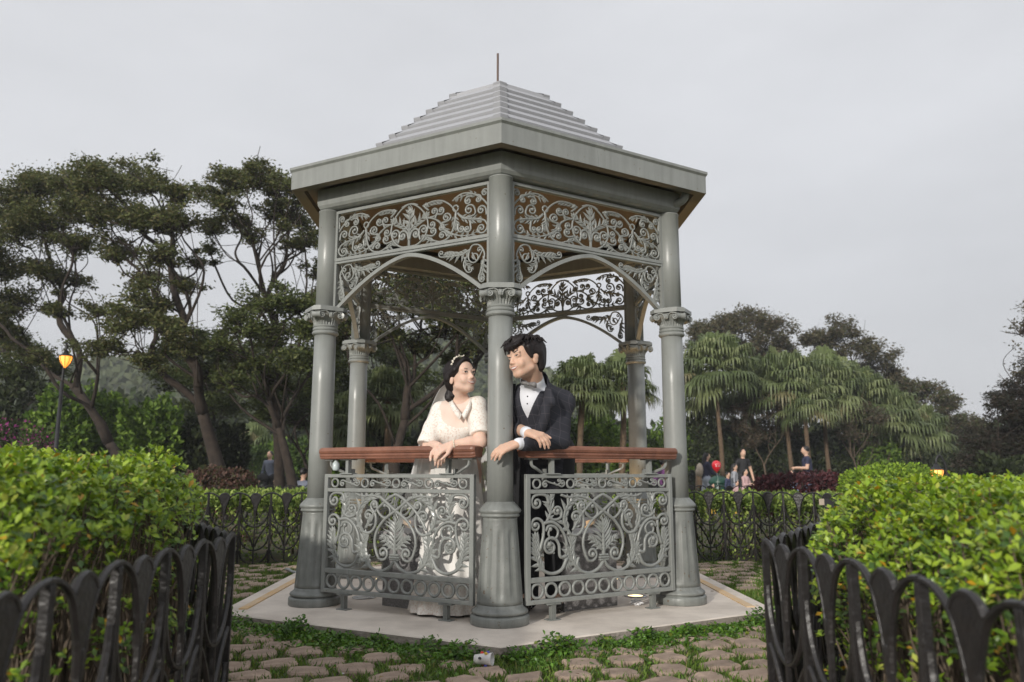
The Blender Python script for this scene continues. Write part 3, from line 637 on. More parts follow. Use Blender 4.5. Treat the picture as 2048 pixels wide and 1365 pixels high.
# leaf scatter: template leaf placed many times
LEAF = np.array([(0, 0, 0), (.35, -.30, .05), (.4, 0, -.03), (.35, .30, .05), (.74, -.36, .06), (.76, 0, -.02), (.74, .36, .06), (1, 0, -.08)])
LEAFF = [np.array([[0, 1, 2], [0, 2, 3], [4, 7, 5], [5, 7, 6]]), np.array([[1, 4, 5, 2], [2, 5, 6, 3]])]
LEAF4 = np.array([(0, 0, 0), (.55, -.40, .05), (.6, 0, -.03), (.55, .40, .05), (1, 0, -.08)]); LEAF4F = [np.array([[0, 1, 2], [0, 2, 3], [1, 4, 2], [2, 4, 3]])]
DIAM = np.array([(0, 0, 0), (.5, -.5, .0), (1, 0, -.06), (.5, .5, .0)]); DIAMF = [np.array([[0, 1, 2, 3]])]
BLADE = np.array([(0, -.5, 0), (0, .5, 0), (.55, -.38, .04), (.55, .38, .04), (1, 0, .16)]); BLADEF = [np.array([[0, 2, 3, 1]]), np.array([[2, 4, 3]])]
def scatter(m, P, D, N, L, W, col, tmpl=LEAF, faces=LEAFF):
    P = np.asarray(P); n = len(P); D = D/(np.linalg.norm(D, axis=1)[:, None]+1e-9); B = np.cross(N, D); B /= np.linalg.norm(B, axis=1)[:, None]+1e-9; N2 = np.cross(D, B)
    k = len(tmpl); L = np.broadcast_to(L, (n,)); W = np.broadcast_to(W, (n,))
    V = (P[:, None]+tmpl[None, :, 0:1]*(D*L[:, None])[:, None]+tmpl[None, :, 1:2]*(B*W[:, None])[:, None]+tmpl[None, :, 2:3]*(N2*L[:, None])[:, None]).reshape(-1, 3)
    o = np.arange(n)[:, None, None]*k; b0 = m.n
    m.V.append(V); m.n += len(V); C = np.ones((len(V), 4)); C[:, :3] = np.repeat(np.asarray(col), k, axis=0); m.C.append(C)
    for f in faces: F = (f[None]+o).reshape(-1, f.shape[1])+b0; m.F.append(F); m.M.append(np.zeros(len(F), int))
def rdir(n): v = rng.normal(size=(n, 3)); return v/np.linalg.norm(v, axis=1)[:, None]
def mixcol(n, cols, w=None):
    cols = np.array(cols); k = rng.choice(len(cols), n, p=w); return cols[k]*rng.uniform(.75, 1.25, (n, 1))

# grass in the joints
M_GRASS = mat('grass', (1, 1, 1), rough=.55, attr=True, trans=.3)
n = 420000; x = rng.uniform(-3.1, 3.1, n); y = rng.uniform(-5.0, 2.5, n)
k = in_court(x, y) & ~in_hex(x, y, 1.79); u, v, d = proj_np = (lambda P: ((1024+FPX*((P-CAM)@_r)/((P-CAM)@_fw)), 682.5-FPX*((P-CAM)@_up)/((P-CAM)@_fw), (P-CAM)@_fw))(np.stack([x, y, np.full(n, -.05)], 1))
k &= (d > .8) & (u > -100) & (u < 2150) & (v < 1460)
dm = np.full(n, 9.); 
for s0 in range(0, len(ST), 60):
    dm = np.minimum(dm, np.hypot(x[:, None]-ST[None, s0:s0+60, 0], y[:, None]-ST[None, s0:s0+60, 1]).min(1))
dens = .72+.55*noise2(x, y, 2.6, 11)+np.clip(.35-.25*(y+3), -.2, .25)*(y > -1.5)+.5*(in_hex(x, y, 2.08))+.55*((np.abs(x) > 1.2) & (y > -1.7))
k &= (dm > .066) & (rng.random(n) < dens)
x, y = x[k], y[k]; n = len(x); P = np.stack([x, y, ground_z(x, y)-.004], 1)
D = np.stack([rng.normal(0, .55, n), rng.normal(0, .55, n), np.ones(n)], 1)
m = MB(); scatter(m, P, D, rdir(n), rng.uniform(.016, .048, n), rng.uniform(.004, .009, n), mixcol(n, [(.10, .19, .022), (.16, .25, .035), (.07, .13, .02), (.24, .24, .07)], [.4, .3, .2, .1]), BLADE, BLADEF)
tag(m.build('grass', M_GRASS, color=True), 'short green grass growing in the joints between the paving stones', 'grass', kind='stuff')
# creeping weeds along the front edges of the slab
n = 15000; sd_ = rng.integers(0, 2, n); t = rng.random(n)**1.0; o = np.abs(rng.normal(.02, .13, n))+.012
pat = .5+.6*noise2(t*4+sd_*7, o*3, 2.4, 21); keep = rng.random(n) < np.clip(pat*1.2+.12-o*1.0, .0, 1); sd_, t, o = sd_[keep], t[keep], o[keep]; n = len(t)
F_ = hv(1.80, -90); FLv, FRv = hv(1.80, -150), hv(1.80, -30); A = np.where(sd_[:, None] == 0, FLv, FRv); e = F_-A; nn = np.where(sd_[:, None] == 0, hv(1, -120), hv(1, -60)); xy = A+e*t[:, None]+nn*o[:, None]
xy = np.stack([xy[:, 0]*math.cos(PHI)-xy[:, 1]*math.sin(PHI), xy[:, 0]*math.sin(PHI)+xy[:, 1]*math.cos(PHI)], 1)
hgt = rng.random(n)**1.8*(.014+.07*np.clip(noise2(t*9+sd_*3, t, 2, 5)+.3, 0, 1))*np.clip(1.3-o*3, .35, 1); P = np.c_[xy, ground_z(xy[:, 0], xy[:, 1])+.008+hgt]
D = rdir(n); D[:, 2] = np.abs(D[:, 2])*.4+.1; N = rng.normal(0, .4, (n, 3)); N[:, 2] += 1
m = MB(); scatter(m, P, D, N, rng.uniform(.016, .030, n), rng.uniform(.014, .026, n), mixcol(n, [(.085, .19, .02), (.13, .26, .03), (.05, .11, .016), (.2, .25, .04)], [.45, .3, .18, .07]))
tag(m.build('creeping_weeds', mat('weed_leaf', (1, 1, 1), rough=.4, attr=True, trans=.25), color=True), 'low leafy weeds creeping along the front edge of the slab', 'weeds', kind='stuff')

# ---- cast iron fence
M_IRON = mat('black_cast_iron', (.010, .0097, .011), rough=.38, col2=(.022, .019, .0185), vscale=16, bump=.35, bscale=60, spec=.5, thresh=(.35, .85))
FC_, FH = .268, .645
h = FC_/2
ARC = catmull([(h, FH), (h-.036, FH-.006), (h-.068, FH-.024), (.043, FH-.048), (.029, FH-.080), (.018, FH-.112), (.011, FH-.148), (.007, FH-.190)], 4)
DOME = np.array([(x_, FH-.004-.045*(1-math.sqrt(1-(x_/.0455)**2))) for x_ in np.linspace(-.043, .043, 13)])
ULOOP = np.array([((h-.012)*math.cos(t), .525+(.18 if math.sin(t) < 0 else .0)*math.sin(t)) for t in np.linspace(-PI, 0, 21)])
GOTH = catmull([(h, .375), (h-.035, .345), (h-.075, .290), (.025, .225), (.008, .17)], 4)
U2 = np.array([((h-.012)*math.cos(t), .27+.13*math.sin(t)) for t in np.linspace(-PI, 0, 17)]); U3 = np.array([((h-.012)*math.cos(t), .14+.12*math.sin(t)) for t in np.linspace(-PI, 0, 17)])
mir = lambda P: P*np.array([-1, 1])
def bar(m, P, r=.0092, k=6): m.tube(p3(P), r, k, flat=1.25)
def cell_meshes(r=.0070, k=6):
    out_ = {}
    m = MB()
    for s_ in (-1, 1): m.box((s_*(h-.0052), 0, FH/2-.003), (.0092, .020, FH-.006), bev=.002)
    m.box((0, 0, .25), (.0115, .016, .50), bev=.003); out_['fence_panel'] = m
    m = MB(); pl = [tuple(q) for q in mir(ARC)[::-1] if q[1] < FH-.047 and q[0] < 0]; fanp = [(0, FH-.185)]+[q for q in pl]+[tuple(q) for q in DOME]+[(-a, b) for a, b in pl[::-1]]
    m.plate(fanp, -.006, .006); bar(m, DOME, r*1.05, k); m.box((0, 0, FH-.17), (.014, .018, .06), bev=.003); out_['fan'] = m
    m = MB(); bar(m, ARC, r, k); bar(m, mir(ARC), r, k); out_['arch'] = m
    m = MB(); bar(m, ULOOP, r, k); out_['loop'] = m
    m = MB(); bar(m, GOTH, r, k); bar(m, mir(GOTH), r, k); bar(m, U2, r, k); bar(m, U3, r, k); out_['lower_loops'] = m
    return out_
CELL = cell_meshes(); CELLM = {k_: v_.mesh(k_, M_IRON) for k_, v_ in CELL.items()}
FAR = MB()
for v_ in cell_meshes(.0072, 4).values():
    for V_, in zip(v_.V): pass
    o = FAR.n; FAR.V += v_.V; FAR.C += v_.C; FAR.F += [f+o for f in v_.F]; FAR.M += v_.M; FAR.n += v_.n
FARM = FAR.mesh('fence_panel', M_IRON)
def fence(pts, label, near, group):
    z0 = float(ground_z(*pts[0])); root = empty('iron_fence', (pts[0][0], pts[0][1], z0)); tag(root, label, 'fence', group)
    for a, b in zip(pts[:-1], pts[1:]):
        a, b = np.array(a), np.array(b); c = (a+b)/2; d = b-a; L = np.linalg.norm(d); z = float(ground_z(*c))-z0
        loc = (c[0]-pts[0][0], c[1]-pts[0][1], z-.01); rot = (0, 0, math.atan2(d[1], d[0])); sc = (L/FC_, 1, 1)
        if near:
            pn = inst('fence_panel', CELLM['fence_panel'], root, loc, rot, sc)
            for k_ in ('fan', 'arch', 'loop', 'lower_loops'): inst(k_, CELLM[k_], pn)
        else: inst('fence_panel', FARM, root, loc, rot, sc)
    return root
def line(a, b):
    a, b = np.array(a), np.array(b); n = max(1, round(np.linalg.norm(b-a)/FC_)); return [tuple(a+(b-a)*i/n) for i in range(n+1)]
FG = 'cast iron fences round the court'
fence(line((-.800, -2.955), (-.720, -4.85)), 'black iron fence with fan tops on the left of the path', True, FG)
fence(line((.772, -3.205), (.790, -4.85)), 'black iron fence with fan tops on the right of the path', True, FG)
def ring(a0, a1, r0, r1, c=(RCX, RCY)):
    n = round(abs(math.radians(a1-a0))*(r0+r1)/2/FC_); return [(c[0]+(r0+(r1-r0)*i/n)*math.cos(math.radians(a0+(a1-a0)*i/n)), c[1]+(r0+(r1-r0)*i/n)*math.sin(math.radians(a0+(a1-a0)*i/n))) for i in range(n+1)]
def along(pts):
    P = catmull(pts, 12); d = np.r_[0, np.cumsum(np.linalg.norm(np.diff(P, axis=0), axis=1))]; n = round(d[-1]/FC_); t = np.linspace(0, d[-1], n+1); return [(float(np.interp(q, d, P[:, 0])), float(np.interp(q, d, P[:, 1]))) for q in t]
lp = along(COURT_L); rp_ = along(COURT_R)
fence(lp, 'black iron fence curving round the left of the court behind the gazebo', False, FG)
fence(rp_, 'black iron fence curving round the right of the court behind the gazebo', False, FG)
fence(ring(150, 112, 6.6, 6.6), 'distant black iron fence left of the gazebo, in front of the trees', False, 'outer fences')
fence(ring(84, 22, 6.7, 6.7), 'distant black iron fence right of the gazebo, in front of the strollers', False, 'outer fences')

# ---- clipped shrubs
M_LEAF = mat('glossy_leaf', (1, 1, 1), rough=.32, attr=True, trans=.22, spec=.5); M_TWIG = mat('grey_brown_twig', (.16, .12, .085), rough=.85, col2=(.08, .06, .045), vscale=30)
LEAFMESH = {}
def leaf_mesh(ci, col):
    m = MB(); m.add(LEAF*np.array([1, 1, 1]), [f for fs in LEAFF for f in fs.tolist()], 0, np.array(col)); return m.mesh('leaf', M_LEAF, True, True)
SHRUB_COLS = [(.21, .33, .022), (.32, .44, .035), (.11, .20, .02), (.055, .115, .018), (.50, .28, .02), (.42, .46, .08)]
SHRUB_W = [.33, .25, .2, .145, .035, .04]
def sector_shrub(label, sgn, xin, ymax, width, ztop, shoots, seed, origin):
    """hedge block outside the court fence beside the path"""
    rs = np.random.default_rng(seed); root = empty('shrub', (origin[0], origin[1], float(ground_z(*origin)))); tag(root, label, 'shrub', 'clipped shrubs beside the path')
    pts = []; O = np.array([origin[0], origin[1], float(ground_z(*origin))])
    cx_ = rs.uniform(xin, 3.1, 90000)*sgn; cy_ = rs.uniform(-4.0, ymax, 90000); cd_ = court_sd(cx_, cy_)
    for x, y, d in zip(cx_, cy_, cd_):
        if len(pts) >= shoots: break
        if d < .07 or d > width: continue
        e = min(d-.07, width-d, sgn*x-xin, ymax-y)             # distance to the side
        zt = ztop-.17*max(0, 1-e/.17)**2+.025*math.sin(9*x+3*y)+.02*math.sin(17*y+5*x)
        f = rs.random()
        if f < .55: z = zt-abs(rs.normal(0, .045))
        elif e < .12: z = rs.uniform(.12, zt)
        else: z = zt-rs.uniform(.05, .32)
        if z < .3 and rs.random() < .55: continue
        pts.append((x, y, z, e, zt))
    T = np.array(pts); n = len(T)
    # leaves in rosettes at the shoot tips
    P, D, N, L, W, C = [], [], [], [], [], []
    cent = np.append(T[:, :2].mean(0), .2)
    for x, y, z, e, zt in pts:
        k_ = rs.integers(4, 8); out = np.array([x, y, z])-cent; out[2] = 0; out /= np.linalg.norm(out)+1e-6
        ax = np.array([0, 0, 1.])+out*.7*max(0, 1-e/.15)+rs.normal(0, .25, 3); ax /= np.linalg.norm(ax)
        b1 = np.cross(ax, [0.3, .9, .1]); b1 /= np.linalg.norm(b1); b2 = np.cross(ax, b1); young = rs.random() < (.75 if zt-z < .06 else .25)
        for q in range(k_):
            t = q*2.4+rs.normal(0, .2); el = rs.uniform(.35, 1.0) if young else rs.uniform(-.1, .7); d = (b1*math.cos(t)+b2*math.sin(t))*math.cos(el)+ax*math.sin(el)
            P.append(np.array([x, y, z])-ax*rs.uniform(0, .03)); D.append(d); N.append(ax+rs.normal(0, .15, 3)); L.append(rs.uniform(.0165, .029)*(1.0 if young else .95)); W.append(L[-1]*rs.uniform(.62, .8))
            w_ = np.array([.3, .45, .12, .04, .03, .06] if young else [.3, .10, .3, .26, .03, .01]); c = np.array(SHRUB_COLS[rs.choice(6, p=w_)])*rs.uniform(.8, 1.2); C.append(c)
    P, D, N, L, W, C = map(np.array, (P, D, N, L, W, C))
    # the 300 leaves that show largest are objects of their own
    u, v, dd = (1024+FPX*((P-CAM)@_r)/((P-CAM)@_fw)), 682.5-FPX*((P-CAM)@_up)/((P-CAM)@_fw), (P-CAM)@_fw
    sc = L/dd*((u > 0) & (u < 2048) & (v > 0) & (v < 1365))*((T[:, 2].max()-P[:, 2] < .35)+.4)*rs.uniform(.6, 1, len(P)); order = np.argsort(-sc); big = order[:300]; small = order[300:]
    cols = [leaf_mesh(i_, c_) for i_, c_ in enumerate(SHRUB_COLS)]
    ca = np.array(SHRUB_COLS)
    for i_ in big:
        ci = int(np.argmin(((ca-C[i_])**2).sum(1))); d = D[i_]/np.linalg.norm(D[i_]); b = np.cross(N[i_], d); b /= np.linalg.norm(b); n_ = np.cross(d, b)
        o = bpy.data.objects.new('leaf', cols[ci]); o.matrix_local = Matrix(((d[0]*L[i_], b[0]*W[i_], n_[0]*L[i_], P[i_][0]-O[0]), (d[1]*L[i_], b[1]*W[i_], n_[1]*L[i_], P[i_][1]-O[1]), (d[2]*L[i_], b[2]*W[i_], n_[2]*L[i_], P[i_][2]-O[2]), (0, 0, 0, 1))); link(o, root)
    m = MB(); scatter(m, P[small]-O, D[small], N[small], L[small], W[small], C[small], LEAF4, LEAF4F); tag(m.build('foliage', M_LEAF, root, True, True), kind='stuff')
    # twigs
    m = MB(); sel = rs.permutation(n)[:min(n, 1000)]
    nb = 46; bases = []
    while len(bases) < nb:
        p = T[rs.integers(0, n)]
        if p[3] > .06: bases.append(p[:2])
    bases = np.array(bases)
    for i_ in sel:
        tip = T[i_, :3]; b = bases[np.argmin(((bases-tip[:2])**2).sum(1)+rs.uniform(0, .05, nb))]; b0 = np.array([b[0], b[1], O[2]-.02])
        mid1 = b0*.62+tip*.38+rs.normal(0, .03, 3); mid1[2] = b0[2]+(tip[2]-b0[2])*.42; mid2 = b0*.25+tip*.75+rs.normal(0, .022, 3)
        pth = catmull(np.array([b0, mid1, mid2, tip])-O, 4); m.tube(pth, np.linspace(.0062, .0016, len(pth))*rs.uniform(.7, 1.15), 4, caps=False)
    tag(m.build('twigs', M_TWIG, root, True), kind='stuff')
    return root
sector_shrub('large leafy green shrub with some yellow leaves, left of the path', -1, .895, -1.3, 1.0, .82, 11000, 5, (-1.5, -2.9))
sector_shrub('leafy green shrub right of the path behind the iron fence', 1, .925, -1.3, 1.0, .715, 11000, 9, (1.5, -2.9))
# grassy under-planting between fence and shrubs
n = 5200; s_ = np.where(rng.random(n) < .5, -1, 1); y = rng.uniform(-4.9, -3.15, n); x = s_*(np.abs(rng.normal(0, .16, n))+.83); P = np.stack([x, y, ground_z(x, y)+rng.uniform(.0, .17, n)*np.clip(1.2-np.abs(np.abs(x)-1)*2, .2, 1)], 1)
k = (court_sd(x, y) > .05); P = P[k]; n = len(P); D = rdir(n); D[:, 2] = np.abs(D[:, 2])*.8+.15; N = rng.normal(0, .4, (n, 3)); N[:, 2] += 1
m = MB(); scatter(m, P, D, N, rng.uniform(.05, .105, n), rng.uniform(.008, .016, n), mixcol(n, [(.07, .15, .022), (.11, .21, .03), (.05, .10, .018)], [.5, .3, .2]))
tag(m.build('under_planting', M_GRASS, color=True), 'narrow-leaved plants growing under the shrubs beside the path', 'plants', kind='stuff')

# leafy masses: clipped hedges and bushes built from many small leaves
def leafy(name, label, cat, c, size, n, leaf, cols, w=None, box=.0, group=None, stems=10, seed=1, rz=0, flat=1.0, kind=None, lump=.1):
    """ellipsoid / rounded-box shrub standing on the ground at c, size = half-widths x,y and height"""
    rs = np.random.default_rng(seed); z0 = float(ground_z(c[0], c[1])); root = empty(name, (c[0], c[1], z0), rz); tag(root, label, cat, group)
    v = rs.normal(size=(n, 3)); v /= np.linalg.norm(v, axis=1)[:, None]; v[:, 2] = np.abs(v[:, 2])**(.75)*np.sign(v[:, 2]+.35)
    if box: v = np.sign(v)*np.abs(v)**(1-box); v /= np.max(np.abs(v), axis=1)[:, None]**(box) 
    ph = rs.uniform(0, 6, 6); lumps = 1+lump*(np.sin(v[:, 0]*5+ph[0])*np.sin(v[:, 1]*5+ph[1])+.7*np.sin(v[:, 2]*6+ph[2]+v[:, 0]*4)+.5*np.sin(v[:, 0]*11+ph[3])*np.sin(v[:, 2]*9+ph[4]))
    rr = (1-np.abs(rs.normal(0, .10, n)))*lumps; P = v*rr[:, None]*np.array([size[0], size[1], size[2]*.62])+np.array([0, 0, size[2]*.42])
    k = P[:, 2] > .02; P, v = P[k], v[k]; n = len(P)
    D = v*.6+rs.normal(0, .6, (n, 3)); D[:, 2] += .2; N = v+rs.normal(0, .5, (n, 3)); L = leaf*rs.uniform(.7, 1.3, n)
    ccs = np.array(cols); ci = rs.choice(len(cols), n, p=w); m = MB(); scatter(m, P, D, N, L, L*.62, ccs[ci]*rs.uniform(.7, 1.25, (n, 1)), DIAM, DIAMF); m.build('foliage', M_LEAFD, root, False, True)
    m = MB()
    for q in range(stems):
        b = np.array([rs.normal(0, size[0]*.25), rs.normal(0, size[1]*.25), -.02]); t = P[rs.integers(0, n)]*.85
        m.tube(catmull([b, b*.6+t*.4+np.array([0, 0, size[2]*.12]), t], 4), np.linspace(.02, .006, 9)*max(.5, size[2]), 5)
    tag(m.build('stems', M_TWIG, root, True), kind='stuff')
    return root
M_LEAFD = mat('matt_leaf', (1, 1, 1), rough=.55, attr=True, trans=.25, spec=.3)
LIME = [(.27, .36, .08), (.36, .44, .11), (.17, .25, .05), (.10, .16, .035)]
PURP = [(.085, .03, .035), (.13, .045, .05), (.05, .022, .025)]
def arc_hedge(label, a0, a1, w0, w1, h, n, leaf, cols, seed, grp):
    """clipped hedge w0..w1 outside the court fence, between two bearings from the court centre"""
    rs = np.random.default_rng(seed); x = rs.uniform(-4.5, 4.5, n*16); y = rs.uniform(-1.2, 4.2, n*16); an = (np.degrees(np.arctan2(y-RCY, x-RCX))+20) % 360-20; k = (an > a0) & (an < a1); x, y = x[k], y[k]; d = court_sd(x, y)
    face = (d > w0) & (d < w0+.10); k = ((d > w0) & (d < w1) & ((rs.random(len(x)) < .45) | face)); x, y, d, face = x[k][:n], y[k][:n], d[k][:n], face[k][:n]; n = len(x); O = np.array([x.mean(), y.mean(), 0]); O[2] = float(ground_z(O[0], O[1]))
    root = empty('hedge', O); tag(root, label, 'hedge', grp); zt = h+.03*np.sin(x*5+y*7)+.02*np.sin(x*13-y*9)-.08*np.clip(1-(d-w0)/.1, 0, 1)**2
    z = np.where(face & (rs.random(n) < .8), zt*rs.random(n)**.8, zt-np.abs(rs.normal(0, .05, n))); P = np.stack([x, y, z+O[2]], 1)-O
    D = rs.normal(0, .7, (n, 3)); D[:, 2] += .5; N = rs.normal(0, .6, (n, 3)); N[:, 2] += .8; L = leaf*rs.uniform(.7, 1.3, n); ci = rs.choice(len(cols), n)
    m = MB(); scatter(m, P, D, N, L, L*.6, np.array(cols)[ci]*rs.uniform(.7, 1.25, (n, 1)), DIAM, DIAMF); m.build('foliage', M_LEAFD, root, False, True)
    m = MB()
    for q in rs.integers(0, n, 90):
        b = np.array([x[q], y[q], O[2]-.01])-O; m.tube(catmull([b, b+[rs.normal(0, .04), rs.normal(0, .04), h*.5], b+[rs.normal(0, .07), rs.normal(0, .07), h*.85]], 3), np.linspace(.008, .003, 7), 4)
    tag(m.build('stems', M_TWIG, root, True), kind='stuff')
HG = 'clipped hedges outside the court fence'
arc_hedge('lime green clipped hedge behind the curved fence, left of the gazebo', 122, 200, .10, 1.3, .60, 42000, .042, LIME, 31, HG)
arc_hedge('lime green clipped hedge behind the curved fence, right of the gazebo', -0.5, 60, .10, 1.3, .58, 42000, .042, LIME, 32, HG)
arc_hedge('lime green clipped hedge straight behind the gazebo', 60.5, 121.5, .10, 1.3, .58, 20000, .042, LIME, 33, HG)
# ================================================================== background: hill, wood, trees, palms, shrubs, lamps
M_HILL = mat('far_hillside', (.12, .135, .09), rough=1, col2=(.06, .075, .045), vscale=.25, bump=1, bscale=.5)  # greens greyed: some distance haze is put into the hillside colour
def hill_h(x, y): return np.maximum(0, 13*np.exp(-((x+34)/26)**2-((y-95)/30)**2)+15*np.exp(-((x+3)/20)**2-((y-105)/28)**2)+9*np.exp(-((x+75)/30)**2-((y-90)/30)**2)+1.2*noise2(x, y, .12, 8)*np.clip(1-abs(y-100)/60, 0, 1))
gx, gy = np.meshgrid(np.linspace(-130, 70, 90), np.linspace(45, 165, 60)); H_ = hill_h(gx, gy)+.35*np.random.default_rng(2).normal(size=gx.shape)*(hill_h(gx, gy) > 1)
V = np.stack([gx.ravel(), gy.ravel(), H_.ravel()-.8], 1); i = np.arange(59)[:, None]*90; j = np.arange(89)[None]
m = MB(); m.add(V, np.stack([i+j, i+j+1, i+90+j+1, i+90+j], -1).reshape(-1, 4)); tag(m.build('hill', M_HILL, smooth=True), kind='structure')

M_FOL = mat('tree_leaf', (1, 1, 1), rough=.6, attr=True, trans=.3, spec=.25); M_BARK = mat('dark_bark', (.055, .04, .03), rough=.95, col2=(.022, .017, .014), vscale=9, bump=.7, bscale=25); M_BARK2 = mat('pale_bark', (.16, .12, .085), rough=.95, col2=(.08, .06, .045), vscale=9, bump=.5, bscale=25)
OLIVE = [(.105, .125, .04), (.145, .16, .055), (.08, .095, .034), (.165, .15, .065)]
DEEP = [(.09, .12, .036), (.13, .16, .05), (.065, .085, .03)]
BROWNY = [(.105, .10, .052), (.14, .125, .065), (.075, .08, .036), (.13, .10, .06)]
def tree(label, base_u, y, targets, cols, trunk_r=.16, leaf=.068, dens=1., fork=.3, lean=None, seed=1, bark=None, group='trees round the park', flat=.55, base_v=1000):
    rs = np.random.default_rng(seed); b = px_y(base_u, base_v, y); b[2] = float(ground_z(b[0], y)); root = empty('tree', b); tag(root, label, 'tree', group)
    T = []; R_ = []
    if len(targets) > 9 and dens > .5: targets = list(targets)+[(u+rs.uniform(-34, 34), v+rs.uniform(-8, 26), r*rs.uniform(.5, .75)) for u, v, r in targets]
    for u, v, r in targets:
        yy = y+rs.uniform(-1.1, 1.1); p = px_y(u, v, yy)-b; T.append(p); R_.append(r*(yy-CAM[1])/FPX)
    T = np.array(T); R_ = np.array(R_); cen = T.mean(0); top = np.array([cen[0]*fork*.8, cen[1]*fork*.5, cen[2]*fork*1.15]) if lean is None else np.array(lean)
    nodes = [np.zeros(3)]; par = [-1]; trunk = catmull([np.zeros(3), top*.45+np.array([rs.normal(0, .12), 0, .1]), top], 5)
    for q in trunk[1:]: nodes.append(q); par.append(len(nodes)-2)
    cnt = [0]*len(nodes); paths = []; plen = list(np.r_[0, np.cumsum(np.linalg.norm(np.diff(np.array(nodes), axis=0), axis=1))])
    for ti in np.argsort(np.linalg.norm(T-top, axis=1)):
        t = T[ti]; NA = np.array(nodes); d = np.linalg.norm(NA-t, axis=1); cost = d*1.0+.72*np.array(plen)+1.2*np.maximum(0, NA[:, 2]-t[2]+.25)+np.where(np.arange(len(NA)) < 5, 2.5, 0)
        a = int(np.argmin(cost)); p0 = NA[a]; L = np.linalg.norm(t-p0)
        q1 = p0*.66+t*.34+np.array([0, 0, .02*L])+rs.normal(0, .045*L, 3); q2 = p0*.32+t*.68+np.array([0, 0, -.03*L])+rs.normal(0, .045*L, 3); pth = catmull([p0, q1, q2, t], 4); last = a; ids = [a]
        for q in pth[1:]: nodes.append(q); plen.append(plen[last]+np.linalg.norm(q-nodes[last])); par.append(last); last = len(nodes)-1; cnt.append(0); ids.append(last)
        k = last
        while k >= 0: cnt[k] += 1; k = par[k]
        paths.append(ids)
    NA = np.array(nodes); cn = np.maximum(1, np.array(cnt)); rad = trunk_r*.46*(cn/cn.max())**.62; rad = np.maximum(rad, .012); m = MB()
    tr = NA[:len(trunk)]; m.tube(tr, np.maximum(rad[:len(trunk)], 0)*np.linspace(1.3, .8, len(trunk)), 9)
    for ids in paths:
        rr = rad[ids].copy(); rr[0] = min(rr[0], rr[1]*1.2); m.tube(NA[ids], rr, 6)
    for ti in range(len(T)):
        for q in range(16):
            e = T[ti]+rs.normal(0, .55, 3)*R_[ti]*np.array([1, 1, flat]); s0 = T[ti]-np.array([0, 0, R_[ti]*.5])+rs.normal(0, .1, 3)*R_[ti]; m.tube(catmull([s0, (s0+e)/2+rs.normal(0, .1, 3)*R_[ti], e], 3), np.linspace(.011, .004, 7), 4, caps=False)
    for q in range(int(len(T)*2.2)):
        a = rs.integers(len(trunk)-2, len(NA)); ti = rs.integers(0, len(T)); p0 = NA[a]; e = T[ti]+rs.normal(0, .7, 3)*R_[ti]; L = np.linalg.norm(e-p0)
        if L > 3.2 or e[2] < p0[2]: continue
        m.tube(catmull([p0, p0*.6+e*.4+rs.normal(0, .07*L, 3), p0*.25+e*.75+rs.normal(0, .07*L, 3), e], 5), np.linspace(min(rad[a]*.6, .03), .006, 16), 4, caps=False)
    m.build('trunk', bark or M_BARK, root, True)
    m = MB(); ca = np.array(cols)
    for ti in range(len(T)):
        n = int(3300*dens*(R_[ti]/.45)**2*(.06/leaf)**1.2); sub = 18; cc = rs.normal(0, .56, (sub, 3))*R_[ti]*np.array([1, 1, flat]); sc = rs.uniform(.30, .58, sub)*R_[ti]
        k = rs.integers(0, sub, n); P = T[ti]+cc[k]+rs.normal(0, .55, (n, 3))*sc[k][:, None]*np.array([1, 1, .6]); D = rs.normal(0, 1, (n, 3)); D[:, 2] *= .5; N = rs.normal(0, .7, (n, 3)); N[:, 2] += .8
        L = leaf*rs.uniform(.6, 1.3, n); scatter(m, P, D, N, L, L*.5, ca[rs.choice(len(ca), n)]*rs.uniform(.7, 1.25, (n, 1)), DIAM, DIAMF)
    m.build('crown', M_FOL, root, False, True)
    return root
tree('spreading dark tree with layered crown and thick leaning trunk, left of the gazebo', 468, 8.5, [(200, 360, 48), (250, 350, 45), (310, 362, 45), (355, 385, 36), (190, 430, 46), (255, 425, 46), (315, 440, 44), (365, 440, 32), (240, 500, 38), (320, 505, 34), (370, 570, 30), (300, 600, 44), (250, 640, 46), (330, 650, 42), (210, 690, 36), (390, 520, 22), (160, 400, 40), (290, 560, 28), (370, 690, 34), (300, 720, 34)], OLIVE, .26, lean=(-.65, 0, 1.9), seed=11)
tree('wide dark tree at the far left with long low limbs', 292, 10, [(20, 400, 52), (75, 370, 50), (130, 370, 50), (30, 460, 48), (100, 440, 46), (150, 480, 40), (10, 540, 44), (80, 530, 36), (40, 600, 36), (5, 660, 34), (60, 700, 30), (120, 620, 26), (150, 560, 24), (190, 620, 26), (-40, 480, 55), (-60, 600, 50)], OLIVE, .24, lean=(-.9, .2, 1.5), seed=12)
tree('tall slender dark tree just left of the gazebo roof', 560, 9.5, [(430, 385, 36), (470, 360, 40), (515, 352, 40), (555, 372, 38), (590, 405, 34), (430, 450, 32), (465, 440, 30), (545, 425, 30), (600, 440, 32), (420, 500, 20), (620, 480, 26), (500, 470, 22), (575, 485, 22), (630, 540, 24)], OLIVE, .19, lean=(-.35, 0, 3.0), seed=13)
tree('lower bushy olive tree left of the gazebo columns', 598, 8.0, [(520, 605, 40), (570, 600, 40), (480, 645, 40), (610, 650, 40), (540, 665, 44), (440, 690, 36), (585, 715, 42), (490, 720, 40), (640, 720, 36), (410, 740, 28), (540, 750, 36), (660, 660, 34), (450, 760, 28)], DEEP+OLIVE[:2], .17, lean=(-.4, 0, 1.6), seed=14)
